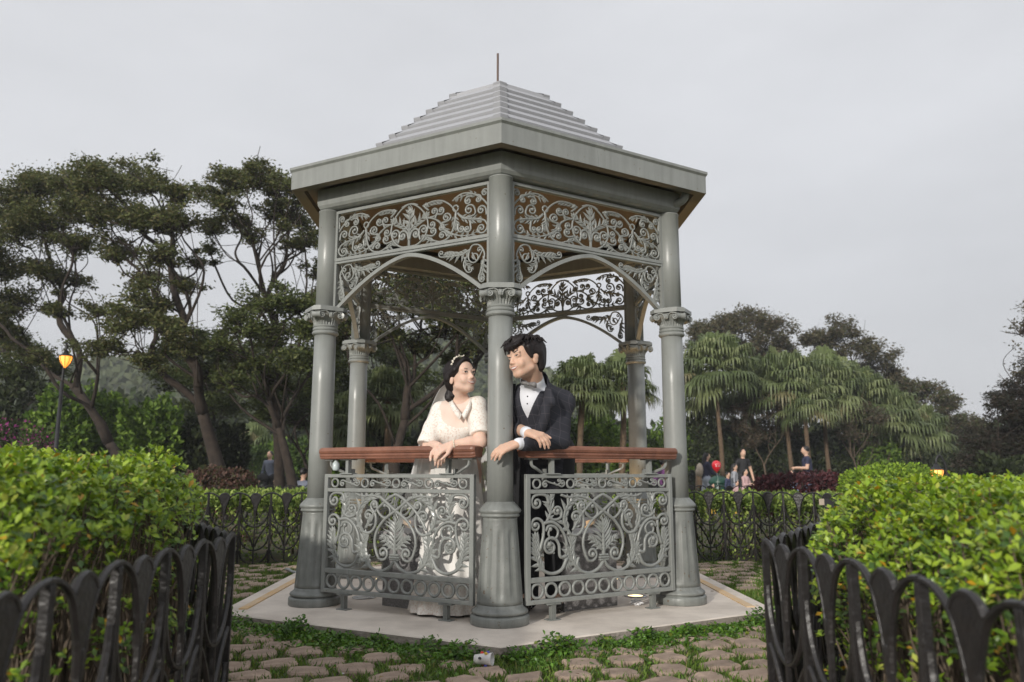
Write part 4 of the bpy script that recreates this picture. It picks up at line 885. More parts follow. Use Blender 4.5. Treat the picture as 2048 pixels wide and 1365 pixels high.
tree('forked dark tree seen through the gazebo behind the bride', 812, 8.5, [(700, 540, 40), (745, 600, 44), (800, 590, 46), (855, 610, 46), (905, 580, 42), (770, 665, 34), (690, 640, 38), (830, 690, 28), (950, 640, 38), (930, 700, 26), (760, 520, 46), (850, 530, 46), (640, 600, 36), (990, 600, 30), (890, 660, 30)], OLIVE+DEEP[:1], .20, lean=(-.05, 0, 1.75), seed=15)
tree('leaning dark tree behind the gazebo, right of the forked one', 878, 10.5, [(880, 480, 40), (930, 520, 40), (975, 560, 36), (1010, 640, 26), (960, 690, 26), (900, 720, 22), (830, 560, 40), (1000, 520, 34)], DEEP+OLIVE[:2], .16, lean=(.05, 0, 1.7), seed=16)
tree('dark tree low at the far left edge', 30, 13, [(15, 690, 36), (60, 715, 40), (115, 735, 30), (-20, 650, 36), (20, 740, 40)], DEEP, .16, seed=17)
tree('brownish rounded tree rising behind the palms, nearest the gazebo', 1490, 30, [(1395, 668, 30), (1440, 650, 36), (1490, 640, 36), (1540, 660, 34), (1575, 690, 26), (1470, 690, 32), (1520, 700, 28)], BROWNY, .22, leaf=.13, seed=21, flat=.75)
tree('brownish tree rising behind the palms, in the middle', 1690, 30, [(1635, 680, 32), (1680, 668, 30), (1720, 700, 32), (1765, 725, 30), (1660, 720, 28), (1730, 750, 28), (1790, 760, 24)], BROWNY, .22, leaf=.13, seed=22, flat=.75)
tree('brownish tree behind the palms, furthest right and lowest', 1850, 30, [(1810, 775, 30), (1850, 790, 30), (1890, 815, 30), (1925, 845, 26), (1860, 840, 30), (1955, 870, 24), (1820, 830, 28)], BROWNY+DEEP[:1], .2, leaf=.13, seed=23, flat=.75)
tree('dark feathery tree at the right edge', 2030, 12, [(2005, 800, 30), (2045, 780, 34), (2040, 840, 40), (2000, 860, 36), (1965, 890, 32), (2030, 910, 44), (1940, 925, 28), (1990, 945, 34), (2080, 830, 40), (2075, 740, 30)], [(.03, .035, .02), (.045, .04, .025), (.06, .045, .035)], .15, seed=24, flat=.7)
tree('thin bare tree at the right edge', 2105, 11, [(2046, 650, 34), (2062, 700, 30), (2080, 610, 34), (2056, 745, 26), (2100, 670, 34)], BROWNY, .05, dens=.16, seed=25)
tree('small greyish tree under the palms beside the strollers', 1535, 20.5, [(1490, 815, 26), (1525, 800, 28), (1560, 820, 26), (1475, 850, 24), (1540, 850, 28), (1575, 860, 22), (1505, 880, 22)], [(.12, .10, .075), (.085, .085, .05), (.15, .11, .07)], .07, leaf=.09, dens=.7, seed=26, bark=M_BARK2)
tree('small greyish tree under the palms right of the man in navy', 1718, 20.5, [(1680, 830, 24), (1715, 815, 26), (1755, 835, 24), (1700, 865, 24), (1740, 875, 22)], [(.10, .09, .065), (.075, .08, .04), (.12, .09, .06)], .07, leaf=.09, dens=.6, seed=27, bark=M_BARK2)

tree('dense dark tree behind the leaning left tree', 395, 14, [(350, 700, 40), (400, 680, 40), (450, 700, 42), (380, 750, 40), (430, 760, 42), (340, 760, 36), (480, 750, 36), (410, 810, 38), (460, 810, 36)], DEEP, .12, seed=31, leaf=.085)
tree('dense dark tree behind the slender left tree', 655, 13, [(520, 770, 38), (570, 780, 40), (620, 770, 40), (670, 740, 38), (540, 820, 38), (600, 830, 40), (650, 810, 38), (700, 790, 34)], DEEP, .12, seed=32, leaf=.085)
tree('dense dark tree seen between the left columns of the gazebo', 735, 13.5, [(700, 700, 34), (740, 690, 36), (790, 720, 34), (720, 760, 36), (840, 760, 34), (780, 780, 34), (900, 790, 30), (860, 820, 30)], DEEP, .12, seed=33, leaf=.085)
# ---- fan palms
M_PALM = mat('fan_palm_leaf', (1, 1, 1), rough=.5, attr=True, trans=.25, spec=.35)
def palm_crown(seed, R=1.0):
    rs = np.random.default_rng(seed); m = MB(); st = MB(); nf = 56
    for f in range(nf):
        az = f*2.39996+rs.normal(0, .15); el = 1.35-1.95*(f/nf)+rs.normal(0, .12); pl = R*rs.uniform(.40, .62); d = np.array([math.cos(az)*math.cos(el), math.sin(az)*math.cos(el), math.sin(el)])
        hub = d*pl+np.array([0, 0, -.12*pl*max(0, math.cos(el))]); st.tube(catmull([np.zeros(3), d*pl*.5+np.array([0, 0, .04]), hub], 3), np.linspace(.022, .012, 7)*R, 4)
        side = np.cross(d, [0, 0, 1.]); side /= np.linalg.norm(side)+1e-6; up = np.cross(side, d); old = f/nf
        col = np.array([(.17, .215, .085), (.23, .27, .115), (.12, .16, .06)][rs.integers(0, 3)])*(1-.2*old) if rs.random() > .07*old+.01 else np.array((.24, .22, .11))
        ns = 20
        for s in range(ns):
            a = (s/(ns-1)-.5)*2*1.95; dd = d*math.cos(a)+side*math.sin(a); L = R*rs.uniform(.36, .50)*(.75+.25*math.cos(a*.6)); n = up
            w = L*.058; sd = np.cross(dd, n); sd /= np.linalg.norm(sd); dr = np.array([0, 0, -1.])
            p0 = hub; p1 = hub+dd*L*.5+dr*L*.04; p2 = p1+dd*L*.25+dr*L*.16; p3_ = p2+dd*L*.10+dr*L*rs.uniform(.25, .6)
            V = [p0-sd*w*.3, p0+sd*w*.3, p1-sd*w, p1+sd*w, p2-sd*w*.8, p2+sd*w*.8, p3_]; m.add(V, [[0, 1, 3, 2], [2, 3, 5, 4], [4, 5, 6]], 0, col*rs.uniform(.8, 1.2))
    return m.mesh('crown', M_PALM, False, True), st.mesh('leaf_stalks', M_PALM_ST, True)
M_PALM_ST = mat('palm_stalk', (.10, .12, .04), rough=.6); M_PTRUNK = mat('palm_trunk', (.17, .115, .07), rough=.95, col2=(.085, .06, .04), vscale=18, bump=.8, bscale=30)
CROWNS = [palm_crown(k) for k in (1, 2, 3)]
for i_, (u, v, y, R, lab) in enumerate([(1432, 735, 10.5, 1.02, 'tall fan palm right beside the gazebo with a bare brown trunk'), (1570, 765, 11, 1.0, 'fan palm standing between the two men'), (1648, 775, 12, 1.05, 'fan palm behind the man in the navy shirt'), (1715, 800, 13, 1.0, 'fan palm third from the right'), (1775, 835, 13, 1.0, 'fan palm second from the right'), (1830, 870, 13.5, .95, 'lowest fan palm, furthest right'), (1500, 775, 13, 1.0, 'fan palm behind the man in black'), (1690, 770, 15, .9, 'fan palm rising behind the other palms, in the middle'), (1610, 800, 10.5, .8, 'low fan palm between the two men, nearest the path'), (1395, 790, 13, .85, 'fan palm half hidden by the front right column'),
                                          (1165, 775, 12, .95, 'fan palm seen through the gazebo behind the groom'), (1245, 770, 12.5, .95, 'fan palm seen through the gazebo next to its back right column'), (775, 800, 11, .9, 'fan palm seen through the gazebo at its back left column'), (700, 845, 12, .9, 'low fan palm left of the gazebo, behind the tree trunks'), (505, 905, 24, 1.3, 'low fan palm behind the two strollers at left')]):
    if u > 1300: y += 9; R *= 1.52
    c = px_y(u, v, y); g = float(ground_z(c[0], y)); root = empty('palm', (c[0], y, g)); tag(root, lab, 'palm', 'fan palms'); H = c[2]-g; cr, stk = CROWNS[i_ % 3]; rs = np.random.default_rng(i_)
    m = MB(); zz = np.linspace(-.05, H+.05, 16); m.tube(np.stack([.05*np.sin(zz*1.3+i_), .05*np.cos(zz+i_), zz], 1)-np.array([.05*math.sin((H+.05)*1.3+i_), .05*math.cos(H+.05+i_), 0]), .068+.03*np.exp(-zz*2.)+.006*np.sin(zz*40), 10); m.build('trunk', M_PTRUNK, root, True)
    rz = rs.uniform(0, 6); inst('crown', cr, root, (0, 0, H), (0, 0, rz), (R*1.05, R*1.05, R*1.05)); inst('leaf_stalks', stk, root, (0, 0, H), (0, 0, rz), (R*1.05, R*1.05, R*1.05))['kind'] = 'stuff'

# ---- bushes beyond the court
BG_ = [(.13, .22, .03), (.19, .29, .045), (.07, .13, .022)]; MID_ = [(.07, .12, .025), (.11, .17, .035), (.045, .08, .02)]; DK_ = [(.035, .05, .018), (.055, .07, .025), (.022, .032, .012)]
FL_ = [(.05, .08, .02), (.06, .09, .025), (.42, .07, .28), (.30, .05, .2)]
bush = [(40, 775, 70, 12, DK_), (130, 790, 60, 11, BG_), (215, 795, 66, 12, BG_), (300, 815, 60, 11.5, BG_), (385, 850, 55, 12, DK_), (445, 865, 50, 13, DK_), (520, 895, 45, 11, MID_), (575, 885, 45, 14, BG_), (630, 880, 45, 12.5, MID_), (685, 880, 45, 13.5, BG_), (745, 870, 50, 12, DK_), (800, 880, 45, 13, MID_), (860, 885, 45, 12, DK_), (925, 860, 45, 13, MID_), (968, 880, 30, 10, BG_),
        (1060, 860, 45, 13, MID_), (1125, 850, 50, 14, MID_), (1195, 835, 55, 14.5, BG_), (1265, 850, 50, 13, MID_), (1335, 850, 50, 12.5, BG_), (1400, 830, 45, 15, DK_), (1480, 860, 60, 19, DK_), (1560, 870, 60, 19, DK_), (1640, 865, 65, 18, DK_), (1735, 850, 60, 14, BG_), (1830, 885, 60, 15, DK_), (1915, 900, 65, 14, DK_), (2005, 920, 65, 11, DK_)]
nm = {id(BG_): 'bright green', id(MID_): 'mid green', id(DK_): 'dark green'}
where = ['behind the street lamp, far left edge', 'behind the street lamp, just right of its post', 'under the left tree, second right of the lamp', 'under the leaning left tree', 'behind the small orange lamp, left', 'right of the small orange lamp', 'behind the strolling men at left', 'behind the two tree trunks at left', 'next to the front left column of the gazebo', 'between the left columns of the gazebo', 'behind the back left column', 'behind the forked tree trunk', 'left of the bride', 'behind the bride', 'just left of the front column',
         'behind the groom', 'right of the groom', 'behind the palm next to the groom', 'left of the back right column', 'right of the back right column', 'behind the right front column', 'behind the woman with the balloon', 'behind the man in black', 'behind the man in navy', 'under the middle palms', 'under the right palms', 'behind the round lime shrub', 'at the right edge']
for k, (u, v, hw, y, pal) in enumerate(bush):
    if u > 1230 and u < 1950 or 500 < u < 660: y = max(y, 22)
    c = px_y(u, v, y); s = (y-CAM[1])/FPX; g = float(ground_z(c[0], y)); leafy('bush', f'{nm[id(pal)]} bush {where[k]}', 'bush', (c[0], y), (hw*s, hw*s*.8, c[2]-g), 4300, .13, pal, group='bushes beyond the court', seed=100+k, lump=.16)
for k, (u, v, hw, y, lab) in enumerate([(85, 862, 42, 8, 'magenta flowering shrub behind the left shrub, by the lamp post'), (15, 855, 45, 8.4, 'magenta flowering shrub at the left edge')]):
    c = px_y(u, v, y); s = (y-CAM[1])/FPX; leafy('flowering_shrub', lab, 'shrub', (c[0], y), (hw*s, hw*s, c[2]-float(ground_z(c[0], y))), 2600, .055, FL_, [.4, .35, .15, .1], group='flowering shrubs', seed=140+k, lump=.15)
def px_bush(name, lab, cat, u, vt, hw, y, n, leaf, cols, seed, ky=.8, **k):
    c = px_y(u, vt, y); s = (y-CAM[1])/FPX; return leafy(name, lab, cat, (c[0], y), (hw*s, hw*s*ky, c[2]-float(ground_z(c[0], y))), n, leaf, cols, seed=seed, **k)
px_bush('shrub', 'low purple-leaved shrub behind the right curved fence', 'shrub', 1610, 955, 100, 3.5, 9000, .05, PURP, 151, ky=.45, box=.35, lump=.05)
px_bush('shrub', 'round clipped lime shrub behind the right foreground shrub', 'shrub', 1775, 935, 92, 2.6, 9000, .035, [(.21, .33, .03), (.28, .40, .045), (.12, .2, .025)], 152, ky=.8, box=.2, lump=.03)
px_bush('shrub', 'brownish red shrub behind the left curved fence', 'shrub', 425, 945, 85, 4.2, 8000, .045, [(.11, .065, .05), (.14, .075, .055), (.075, .07, .03)], 153, ky=.6, box=.2, lump=.06)
# far wood
n = 26000; x = rng.uniform(-110, 45, n); y = rng.uniform(58, 110, n); hh = hill_h(x, y); k = hh > .5; x, y, hh = x[k], y[k], hh[k]; n = len(x)
m = MB(); N = rng.normal(0, .6, (n, 3)); N[:, 2] += .6; N[:, 1] -= .6; scatter(m, np.stack([x, y, hh-.6+rng.uniform(0, 1.2, n)], 1), rdir(n), N, rng.uniform(.7, 1.6, n), rng.uniform(.5, 1.1, n), mixcol(n, [(.10, .12, .06), (.13, .15, .075), (.07, .09, .045)]), DIAM, DIAMF)
tag(m.build('hillside_wood', M_FOL, color=True), 'grey-green wood covering the far hillside', 'wood', kind='stuff')
n = 52000; x = rng.uniform(-80, 65, n); y = rng.uniform(36, 44, n); z = (3.6+.9*noise2(x, y*.2, .5, 4)+1.2*np.clip(-x/20, 0, 1.6))*rng.random(n)**.7-.4
m = MB(); D = rdir(n); N = rdir(n); scatter(m, np.stack([x, y, z], 1), D, N, rng.uniform(.4, .8, n), rng.uniform(.3, .5, n), mixcol(n, DK_+[(.05, .075, .025)]), DIAM, DIAMF)
tag(m.build('distant_wood', M_FOL, color=True), 'dark wood in the far background behind the bushes', 'wood', kind='stuff')

# ---- street lamps
M_LGLOW = mat('lit_amber_lantern', (1, .6, .2), emit=((1, .34, .04), 1.9), rough=.3); M_LAMP = mat('black_lamp_iron', (.015, .015, .017), rough=.45)
def lamp(label, u, v, y, side, sc=1.0):
    c = px_y(u, v, y); px = c[0]+side*.42*sc; g = float(ground_z(px, y)); root = empty('street_lamp', (px, y, g)); tag(root, label, 'street lamp', 'lit amber street lamps'); H = c[2]-g; dx = c[0]-px
    m = MB(); m.lathe([(.09, 0), (.09, .12), (.06, .16), (.055, .5), (.035, .56), (.028, max(.7, H-.35))], 12); m.build('post', M_LAMP, root, True)
    m = MB(); t = np.linspace(0, 1, 14); arcp = catmull([(0, 0, max(.65, H-.4)), (0, 0, H-.1), (dx*.15, 0, H+.15), (dx*.6, 0, H+.30), (dx*.95, 0, H+.24), (dx, 0, H+.17)], 4); m.tube(arcp, .018, 6); m.build('hook', M_LAMP, root, True)
    m = MB(); m.lathe([(.0, H+.18), (.03, H+.17), (.05, H+.12), (.11, H+.085), (.115, H+.075), (.0, H+.076)], 12, c=(dx, 0, 0)); m.build('cap', M_LAMP, root, True)
    m = MB(); m.lathe([(.0, H-.12), (.02, H-.115), (.075, H-.03), (.098, H+.04), (.095, H+.074)], 8, c=(dx, 0, 0)); m.build('lantern', M_LGLOW, root)
    m = MB()
    for q in range(8): a = q*PI/4+.39; m.tube([(dx+.10*math.cos(a), 0+.10*math.sin(a), H+.07), (dx+.10*math.cos(a), .10*math.sin(a), H+.04), (dx+.078*math.cos(a), .078*math.sin(a), H-.03), (dx+.02*math.cos(a), .02*math.sin(a), H-.118)], .005, 4)
    m.build('cage', M_LAMP, root)
lamp('lit amber street lamp on a hooked black post, left', 131, 722, 7.5, -.05)
lamp('small lit amber lamp among the tree trunks', 425, 886, 12.0, .3, .7)
lamp('lit amber lamp just above the right shrub', 1874, 950, 7.0, .4)

# ---- hazy air
m = MB(); m.box((0, 0, 9.0), (520, 520, 20.6)); hz = m.build("haze", [])
hm = bpy.data.materials.new('haze'); hm.use_nodes = True; nn = hm.node_tree; nn.nodes.clear(); ho = nn.nodes.new('ShaderNodeOutputMaterial'); pv = nn.nodes.new('ShaderNodeVolumePrincipled'); pv.inputs['Density'].default_value = .0016; pv.inputs['Color'].default_value = (.93, .95, 1, 1); pv.inputs['Anisotropy'].default_value = .2; nn.links.new(pv.outputs[0], ho.inputs['Volume']); hz.data.materials.append(hm); hz['kind'] = 'stuff'; hz['label'] = 'thin pale haze in the air over the park'; hz['category'] = 'haze'
# ================================================================== figures: smooth-blended solids turned into one surface
class Fig:
    def __init__(s, vox): s.v = vox; s.P = []
    def cap(s, a, b, ra, rb=None, lab=0, k=.015):
        a, b = np.array(a, float), np.array(b, float); rb = ra if rb is None else rb; r = max(ra, rb); s.P.append(('c', a, b, ra, rb, lab, k, np.minimum(a, b)-r, np.maximum(a, b)+r)); return s
    def chain(s, pts, rad, lab=0, k=.015):
        for i in range(len(pts)-1): s.cap(pts[i], pts[i+1], rad[i], rad[i+1], lab, k)
        return s
    def ell(s, c, r, R=None, lab=0, k=.015):
        c = np.array(c, float); r = np.broadcast_to(np.array(r, float), (3,)); R = np.eye(3) if R is None else np.array(R); m = r.max(); s.P.append(('e', c, r, R, 0, lab, k, c-m, c+m)); return s
    def sub(s, fn, k=.004): s.P.append(('s', fn, 0, 0, 0, 0, k, None, None)); return s
    def run(s):
        v = s.v; lo = np.min([p[7] for p in s.P if p[7] is not None], 0)-3*v; hi = np.max([p[8] for p in s.P if p[8] is not None], 0)+3*v; n = np.ceil((hi-lo)/v).astype(int)+1
        S = np.full(n, .5, np.float32); Bd = np.full(n, 9., np.float32); Lb = np.zeros(n, np.int16); ax = [lo[i]+v*np.arange(n[i]) for i in range(3)]
        for p in s.P:
            if p[0] == 's':
                G = np.stack(np.meshgrid(*ax, indexing='ij'), -1); d = -p[1](G).astype(np.float32); k = p[6]; h = np.clip(.5-.5*(S-d)/k, 0, 1); S = S*(1-h)+d*h+k*h*(1-h); continue
            k = p[6]; m = 2.5*k+3*v; i0 = np.maximum(0, ((p[7]-m-lo)/v).astype(int)); i1 = np.minimum(n, ((p[8]+m-lo)/v).astype(int)+2)
            sl = tuple(slice(a, b) for a, b in zip(i0, i1)); X, Y, Z = np.meshgrid(*[ax[q][sl[q]] for q in range(3)], indexing='ij', sparse=True)
            if p[0] == 'c':
                a, b = p[1], p[2]; e = b-a; L2 = max(1e-12, e@e); t = np.clip(((X-a[0])*e[0]+(Y-a[1])*e[1]+(Z-a[2])*e[2])/L2, 0, 1)
                d = np.sqrt((X-a[0]-t*e[0])**2+(Y-a[1]-t*e[1])**2+(Z-a[2]-t*e[2])**2)-(p[3]+(p[4]-p[3])*t)
            else:
                c, r, R = p[1], p[2], p[3]; q = [(X-c[0])*R[0, j]+(Y-c[1])*R[1, j]+(Z-c[2])*R[2, j] for j in range(3)]
                k0 = np.sqrt(sum((q[j]/r[j])**2 for j in range(3)))+1e-9; k1 = np.sqrt(sum((q[j]/r[j]**2)**2 for j in range(3)))+1e-9; d = k0*(k0-1)/k1
            d = d.astype(np.float32); o = S[sl]; h = np.clip(.5+.5*(o-d)/k, 0, 1); S[sl] = o*(1-h)+d*h-k*h*(1-h)
            w_ = d < Bd[sl]; Lb[sl] = np.where(w_, p[5], Lb[sl]); Bd[sl] = np.where(w_, d, Bd[sl])
        # surface nets
        ins = S < 0; c = np.zeros(n-1, np.int8)
        for dx in (0, 1):
            for dy in (0, 1):
                for dz in (0, 1): c += ins[dx:n[0]-1+dx, dy:n[1]-1+dy, dz:n[2]-1+dz]
        I, J, K = np.nonzero((c > 0) & (c < 8)); idx = np.full(n-1, -1, np.int64); idx[I, J, K] = np.arange(len(I)); acc = np.zeros((len(I), 3)); cn = np.zeros(len(I))
        for a in range(3):
            o = [q for q in range(3) if q != a]
            for s1 in (0, 1):
                for s2 in (0, 1):
                    d0 = [0, 0, 0]; d0[o[0]] = s1; d0[o[1]] = s2; d1 = list(d0); d1[a] = 1
                    A = S[I+d0[0], J+d0[1], K+d0[2]]; B = S[I+d1[0], J+d1[1], K+d1[2]]; w_ = (A < 0) != (B < 0); t = np.where(w_, A/(A-B+1e-12), 0)
                    q = np.array(d0, float)[None].repeat(len(I), 0); q[:, a] = t; acc += q*w_[:, None]; cn += w_
        V = lo+v*(np.stack([I, J, K], 1)+acc/cn[:, None]); F = []
        for a in range(3):
            o = [(a+1) % 3, (a+2) % 3]; A = ins; sh = [slice(1, n[q]-1) for q in range(3)]; s0 = list(sh); s1 = list(sh); s0[a] = slice(0, n[a]-1); s1[a] = slice(1, n[a])
            ch = A[tuple(s0)] != A[tuple(s1)]; Q = np.stack(np.nonzero(ch), 1); off = np.ones(3, int); off[a] = 0; Q = Q+off
            def cell(u, w): r = Q.copy(); r[:, o[0]] -= u; r[:, o[1]] -= w; return idx[r[:, 0], r[:, 1], r[:, 2]]
            f = np.stack([cell(1, 1), cell(0, 1), cell(0, 0), cell(1, 0)], 1); inside = A[Q[:, 0], Q[:, 1], Q[:, 2]]; f[~inside] = f[~inside][:, ::-1]; F.append(f)
        F = np.vstack(F); F = F[(F >= 0).all(1)]
        # one relaxation pass
        for _ in range(1):
            s_ = np.zeros_like(V); c_ = np.zeros(len(V))
            for a, b in ((0, 1), (1, 2), (2, 3), (3, 0)):
                np.add.at(s_, F[:, a], V[F[:, b]]); np.add.at(c_, F[:, a], 1); np.add.at(s_, F[:, b], V[F[:, a]]); np.add.at(c_, F[:, b], 1)
            V = V*.5+.5*s_/np.maximum(1, c_)[:, None]
        cen = V[F].mean(1); gi = np.clip(((cen-lo)/v+.5).astype(int), 0, n-1); return V, F, Lb[gi[:, 0], gi[:, 1], gi[:, 2]]
    def build(s, name, mats, parent=None, origin=(0, 0, 0), labfn=None):
        V, F, L = s.run()
        if labfn is not None: L = labfn(V[F].mean(1), L)
        m = MB(); m.V = [V-np.array(origin)]; m.C = [np.ones((len(V), 4))]; m.F = [F]; m.M = [L.astype(int)]; m.n = len(V)
        return m.build(name, mats, parent, True, loc=(0, 0, 0))

M_SKIN = mat('skin', (.74, .51, .405), rough=.55, var=.06, vscale=22, sss=.2, spec=.3); M_SKINM = mat('skin_tan', (.65, .42, .31), rough=.55, var=.06, vscale=22, sss=.2, spec=.3); M_LIP = mat('rosy_lip', (.50, .19, .17), rough=.35)
M_HAIRB = mat('black_brown_hair', (.016, .012, .012), rough=.5, bump=.12, bscale=260, spec=.3)
def col_mat(name, c, r=.75): return mat(name, c, rough=r, var=.1, vscale=14)
BG_SHOE = col_mat('dark_shoe', (.03, .025, .022))
def basis(f, up):
    f = np.array(f, float); f /= np.linalg.norm(f); up = np.array(up, float); x = np.cross(f, up); x /= np.linalg.norm(x); return np.stack([x, f, np.cross(x, f)], 1)   # columns right, fwd, up
def bg_person(label, u, vtop, y, Hm, face, top, bottom, hair=(.012, .01, .01), skin=None, longhair=False, sleeve=True, arms=None, sit=False, bend=0., vox=.02, walk=0.):
    """vtop = pixel row of the crown of the head"""
    p = px_y(u, vtop, y); s = Hm/1.7; g = float(ground_z(p[0], y)); zt = p[2]; fall = 0
    z_off = zt-1.72*s if sit or bend else g
    root_loc = np.array([p[0], y, g]); R = basis((math.cos(face), math.sin(face), 0), (0, 0, 1)); q = lambda x, yy, z: R@(np.array([x, yy, z])*s)+np.array([0, 0, (z_off-g)])
    f = Fig(vox); lb = math.sin(bend)
    hip = .90; f.cap(q(-.07, 0, .92), q(.07, 0, .92), .115*s, None, 3, .03); f.cap(q(0, 0, .98), q(0, .02+.3*lb, 1.32), .125*s, .13*s, 2, .04); f.cap(q(-.13, .02+.3*lb, 1.37), q(.13, .02+.3*lb, 1.37), .075*s, None, 2, .04)
    hx = .03+.4*lb; f.cap(q(0, .01+.3*lb, 1.40), q(0, hx, 1.53), .05*s, None, 0, .02); f.ell(q(0, hx+.015, 1.60), np.array((.075, .095, .115))*s, R, 0, .02); f.cap(q(0, hx+.1, 1.60), q(0, hx+.115, 1.575), .012*s, .016*s, 0, .01)
    f.ell(q(0, hx-.012, 1.635), np.array((.084, .098, .092))*s, R, 1, .012)
    if longhair: f.cap(q(0, hx-.06, 1.58), q(0, hx-.10, 1.40), .075*s, .06*s, 1, .02)
    for sd in (-1, 1):
        st = .16*walk*sd
        if sit: L = [q(sd*.09, 0, .90), q(sd*.12, .38, .88), q(sd*.12, .40, .50), q(sd*.12, .50, .47)]
        else: L = [q(sd*.085, 0, .88), q(sd*.10, .02+st, .48), q(sd*.10, -.03+st*1.6, .09), q(sd*.11, .11+st*1.6, .04)]
        f.chain(L[:3], [.085*s, .065*s, .05*s], 3, .02); f.cap(L[2], L[3], .045*s, .035*s, 4, .01)
        A = (arms or {}).get(sd, [(sd*.25, .0, 1.12), (sd*.26, .10, .88)]); sh = q(sd*.17, .02+.3*lb, 1.38); e, w_ = q(*A[0]), q(*A[1]); d = (w_-e)/np.linalg.norm(w_-e)
        f.chain([sh, sh*.45+e*.55], [.055*s, .05*s], 2, .02); f.chain([sh*.45+e*.55, e], [.048*s, .043*s], 2 if sleeve else 0, .015); f.cap(e, w_, .042*s, .032*s, 2 if sleeve else 0, .015); f.cap(w_, w_+d*.09*s, .03*s, .026*s, 0, .012); f.cap(w_+d*.03*s, w_+d*.08*s+R[:, 0]*-sd*.035*s, .014*s, .012*s, 0, .008)
        f.cap(w_+d*.09*s, w_+d*.15*s+np.array([0, 0, -.01]), .02*s, .013*s, 0, .01)
    V, F, L = f.run(); m = MB(); m.V = [V]; m.C = [np.ones((len(V), 4))]; m.F = [F]; m.M = [L.astype(int)]; m.n = len(V)
    hm = mat('hair_%02d%02d' % (int(hair[0]*900), int(hair[1]*900)), hair, rough=.5); o = m.build('person', [skin or M_SKINM, hm, top, bottom, BG_SHOE], None, True, loc=tuple(root_loc)); tag(o, label, 'person', 'strollers in the background'); return o, q, root_loc
NAVY = col_mat('navy_cloth', (.022, .026, .06)); BLK = col_mat('black_cloth', (.015, .015, .017)); JEAN = col_mat('pale_jeans', (.36, .40, .48)); GREYC = col_mat('grey_cloth', (.32, .33, .36)); PINKC = col_mat('pink_cloth', (.55, .36, .36)); PURC = col_mat('purple_cloth', (.16, .05, .17)); WHC = col_mat('pale_cloth', (.5, .55, .55)); BLUEG = col_mat('blue_grey_cloth', (.17, .19, .25)); DBLUE = col_mat('dark_blue_cloth', (.03, .04, .09)); YELC = col_mat('yellow_cloth', (.6, .38, .05)); ORC = col_mat('orange_cloth', (.65, .2, .05)); BLC = col_mat('light_blue_cloth', (.25, .36, .55))
W1, q1, r1 = bg_person('woman in a navy top and pale jeans reaching to the right, by the red balloon', 1411, 907, 17.5, 1.62, 0.1, NAVY, JEAN, longhair=True, arms={1: [(.22, .12, 1.12), (.16, .34, 1.02)], -1: [(-.22, .1, 1.14), (-.14, .36, 1.06)]}, walk=.7)
m = MB(); m.ball((0, 0, 0), (.10, .15, .20), 12); m.ball((-.06, 0, -.06), (.07, .11, .11), 10); bp2 = q1(0, -.20, 1.20)+r1; o = m.build('backpack', col_mat('beige_bag', (.5, .42, .34)), None, True, loc=tuple(bp2)); tag(o, 'beige backpack on the back of the woman in navy', 'backpack')
bg_person('man in a black t-shirt standing behind the children', 1484, 899, 18.5, 1.75, -1.35, BLK, BLK, sleeve=False)
bg_person('man in a navy polo shirt with folded hands, facing left', 1613, 893, 16.5, 1.78, 2.95, NAVY, BLC, sleeve=False, arms={1: [(.25, .05, 1.12), (.06, .28, 1.12)], -1: [(-.25, .06, 1.14), (-.06, .30, 1.15)]})
bg_person('child in a grey hoodie with long dark hair, left of the man in black', 1467, 933, 16, 1.28, -.3, GREYC, JEAN, longhair=True)
bg_person('little girl in pink holding a bubble toy', 1489, 942, 15.2, 1.12, -.9, PINKC, PINKC, longhair=True, arms={1: [(.2, .1, 1.1), (.14, .32, 1.15)], -1: [(-.2, .1, 1.1), (-.1, .32, 1.12)]})
bg_person('small dark-haired child beside the green bin', 1454, 950, 15.5, 1.05, -.6, DBLUE, BLK)
bg_person('child in light blue partly behind the purple shrub', 1586, 950, 15.5, 1.1, -2.6, BLC, BLK, longhair=True)
bg_person('person in purple leaning over, seen under the right handrail', 1312, 919, 15, 1.55, 0.2, PURC, BLK, bend=.5)
bg_person('toddler in orange by the distant fence, left of the bin', 1425, 972, 13, .72, -1.2, ORC, YELC)
bg_person('toddler in yellow and pink in front of the grey hoodie', 1473, 968, 13, .78, -1.2, PINKC, YELC)
bg_person('man in a blue-grey shirt walking with a dark bag, under the left trees', 541, 919, 19, 1.7, -1.9, BLUEG, BLK, walk=.6)
bg_person('person in a pale top walking behind the tree trunk at left', 561, 921, 20, 1.68, -1.4, WHC, BLK, walk=.5)
bg_person('man in a grey jacket sitting with his back turned, left of the gazebo', 606, 936, 12.0, 1.7, .9, BLUEG, DBLUE, sit=True)
m = MB(); m.ball((0, 0, 0), (.17, .09, .13), 12); m.tube([(-.1, 0, .1), (-.06, 0, .2), (.06, 0, .2), (.1, 0, .1)], .012, 5); c = px_y(526, 955, 18.8); o = m.build('hand_bag', BLK, None, True, loc=tuple(c)); tag(o, 'dark bag carried by the man in the blue-grey shirt', 'bag')
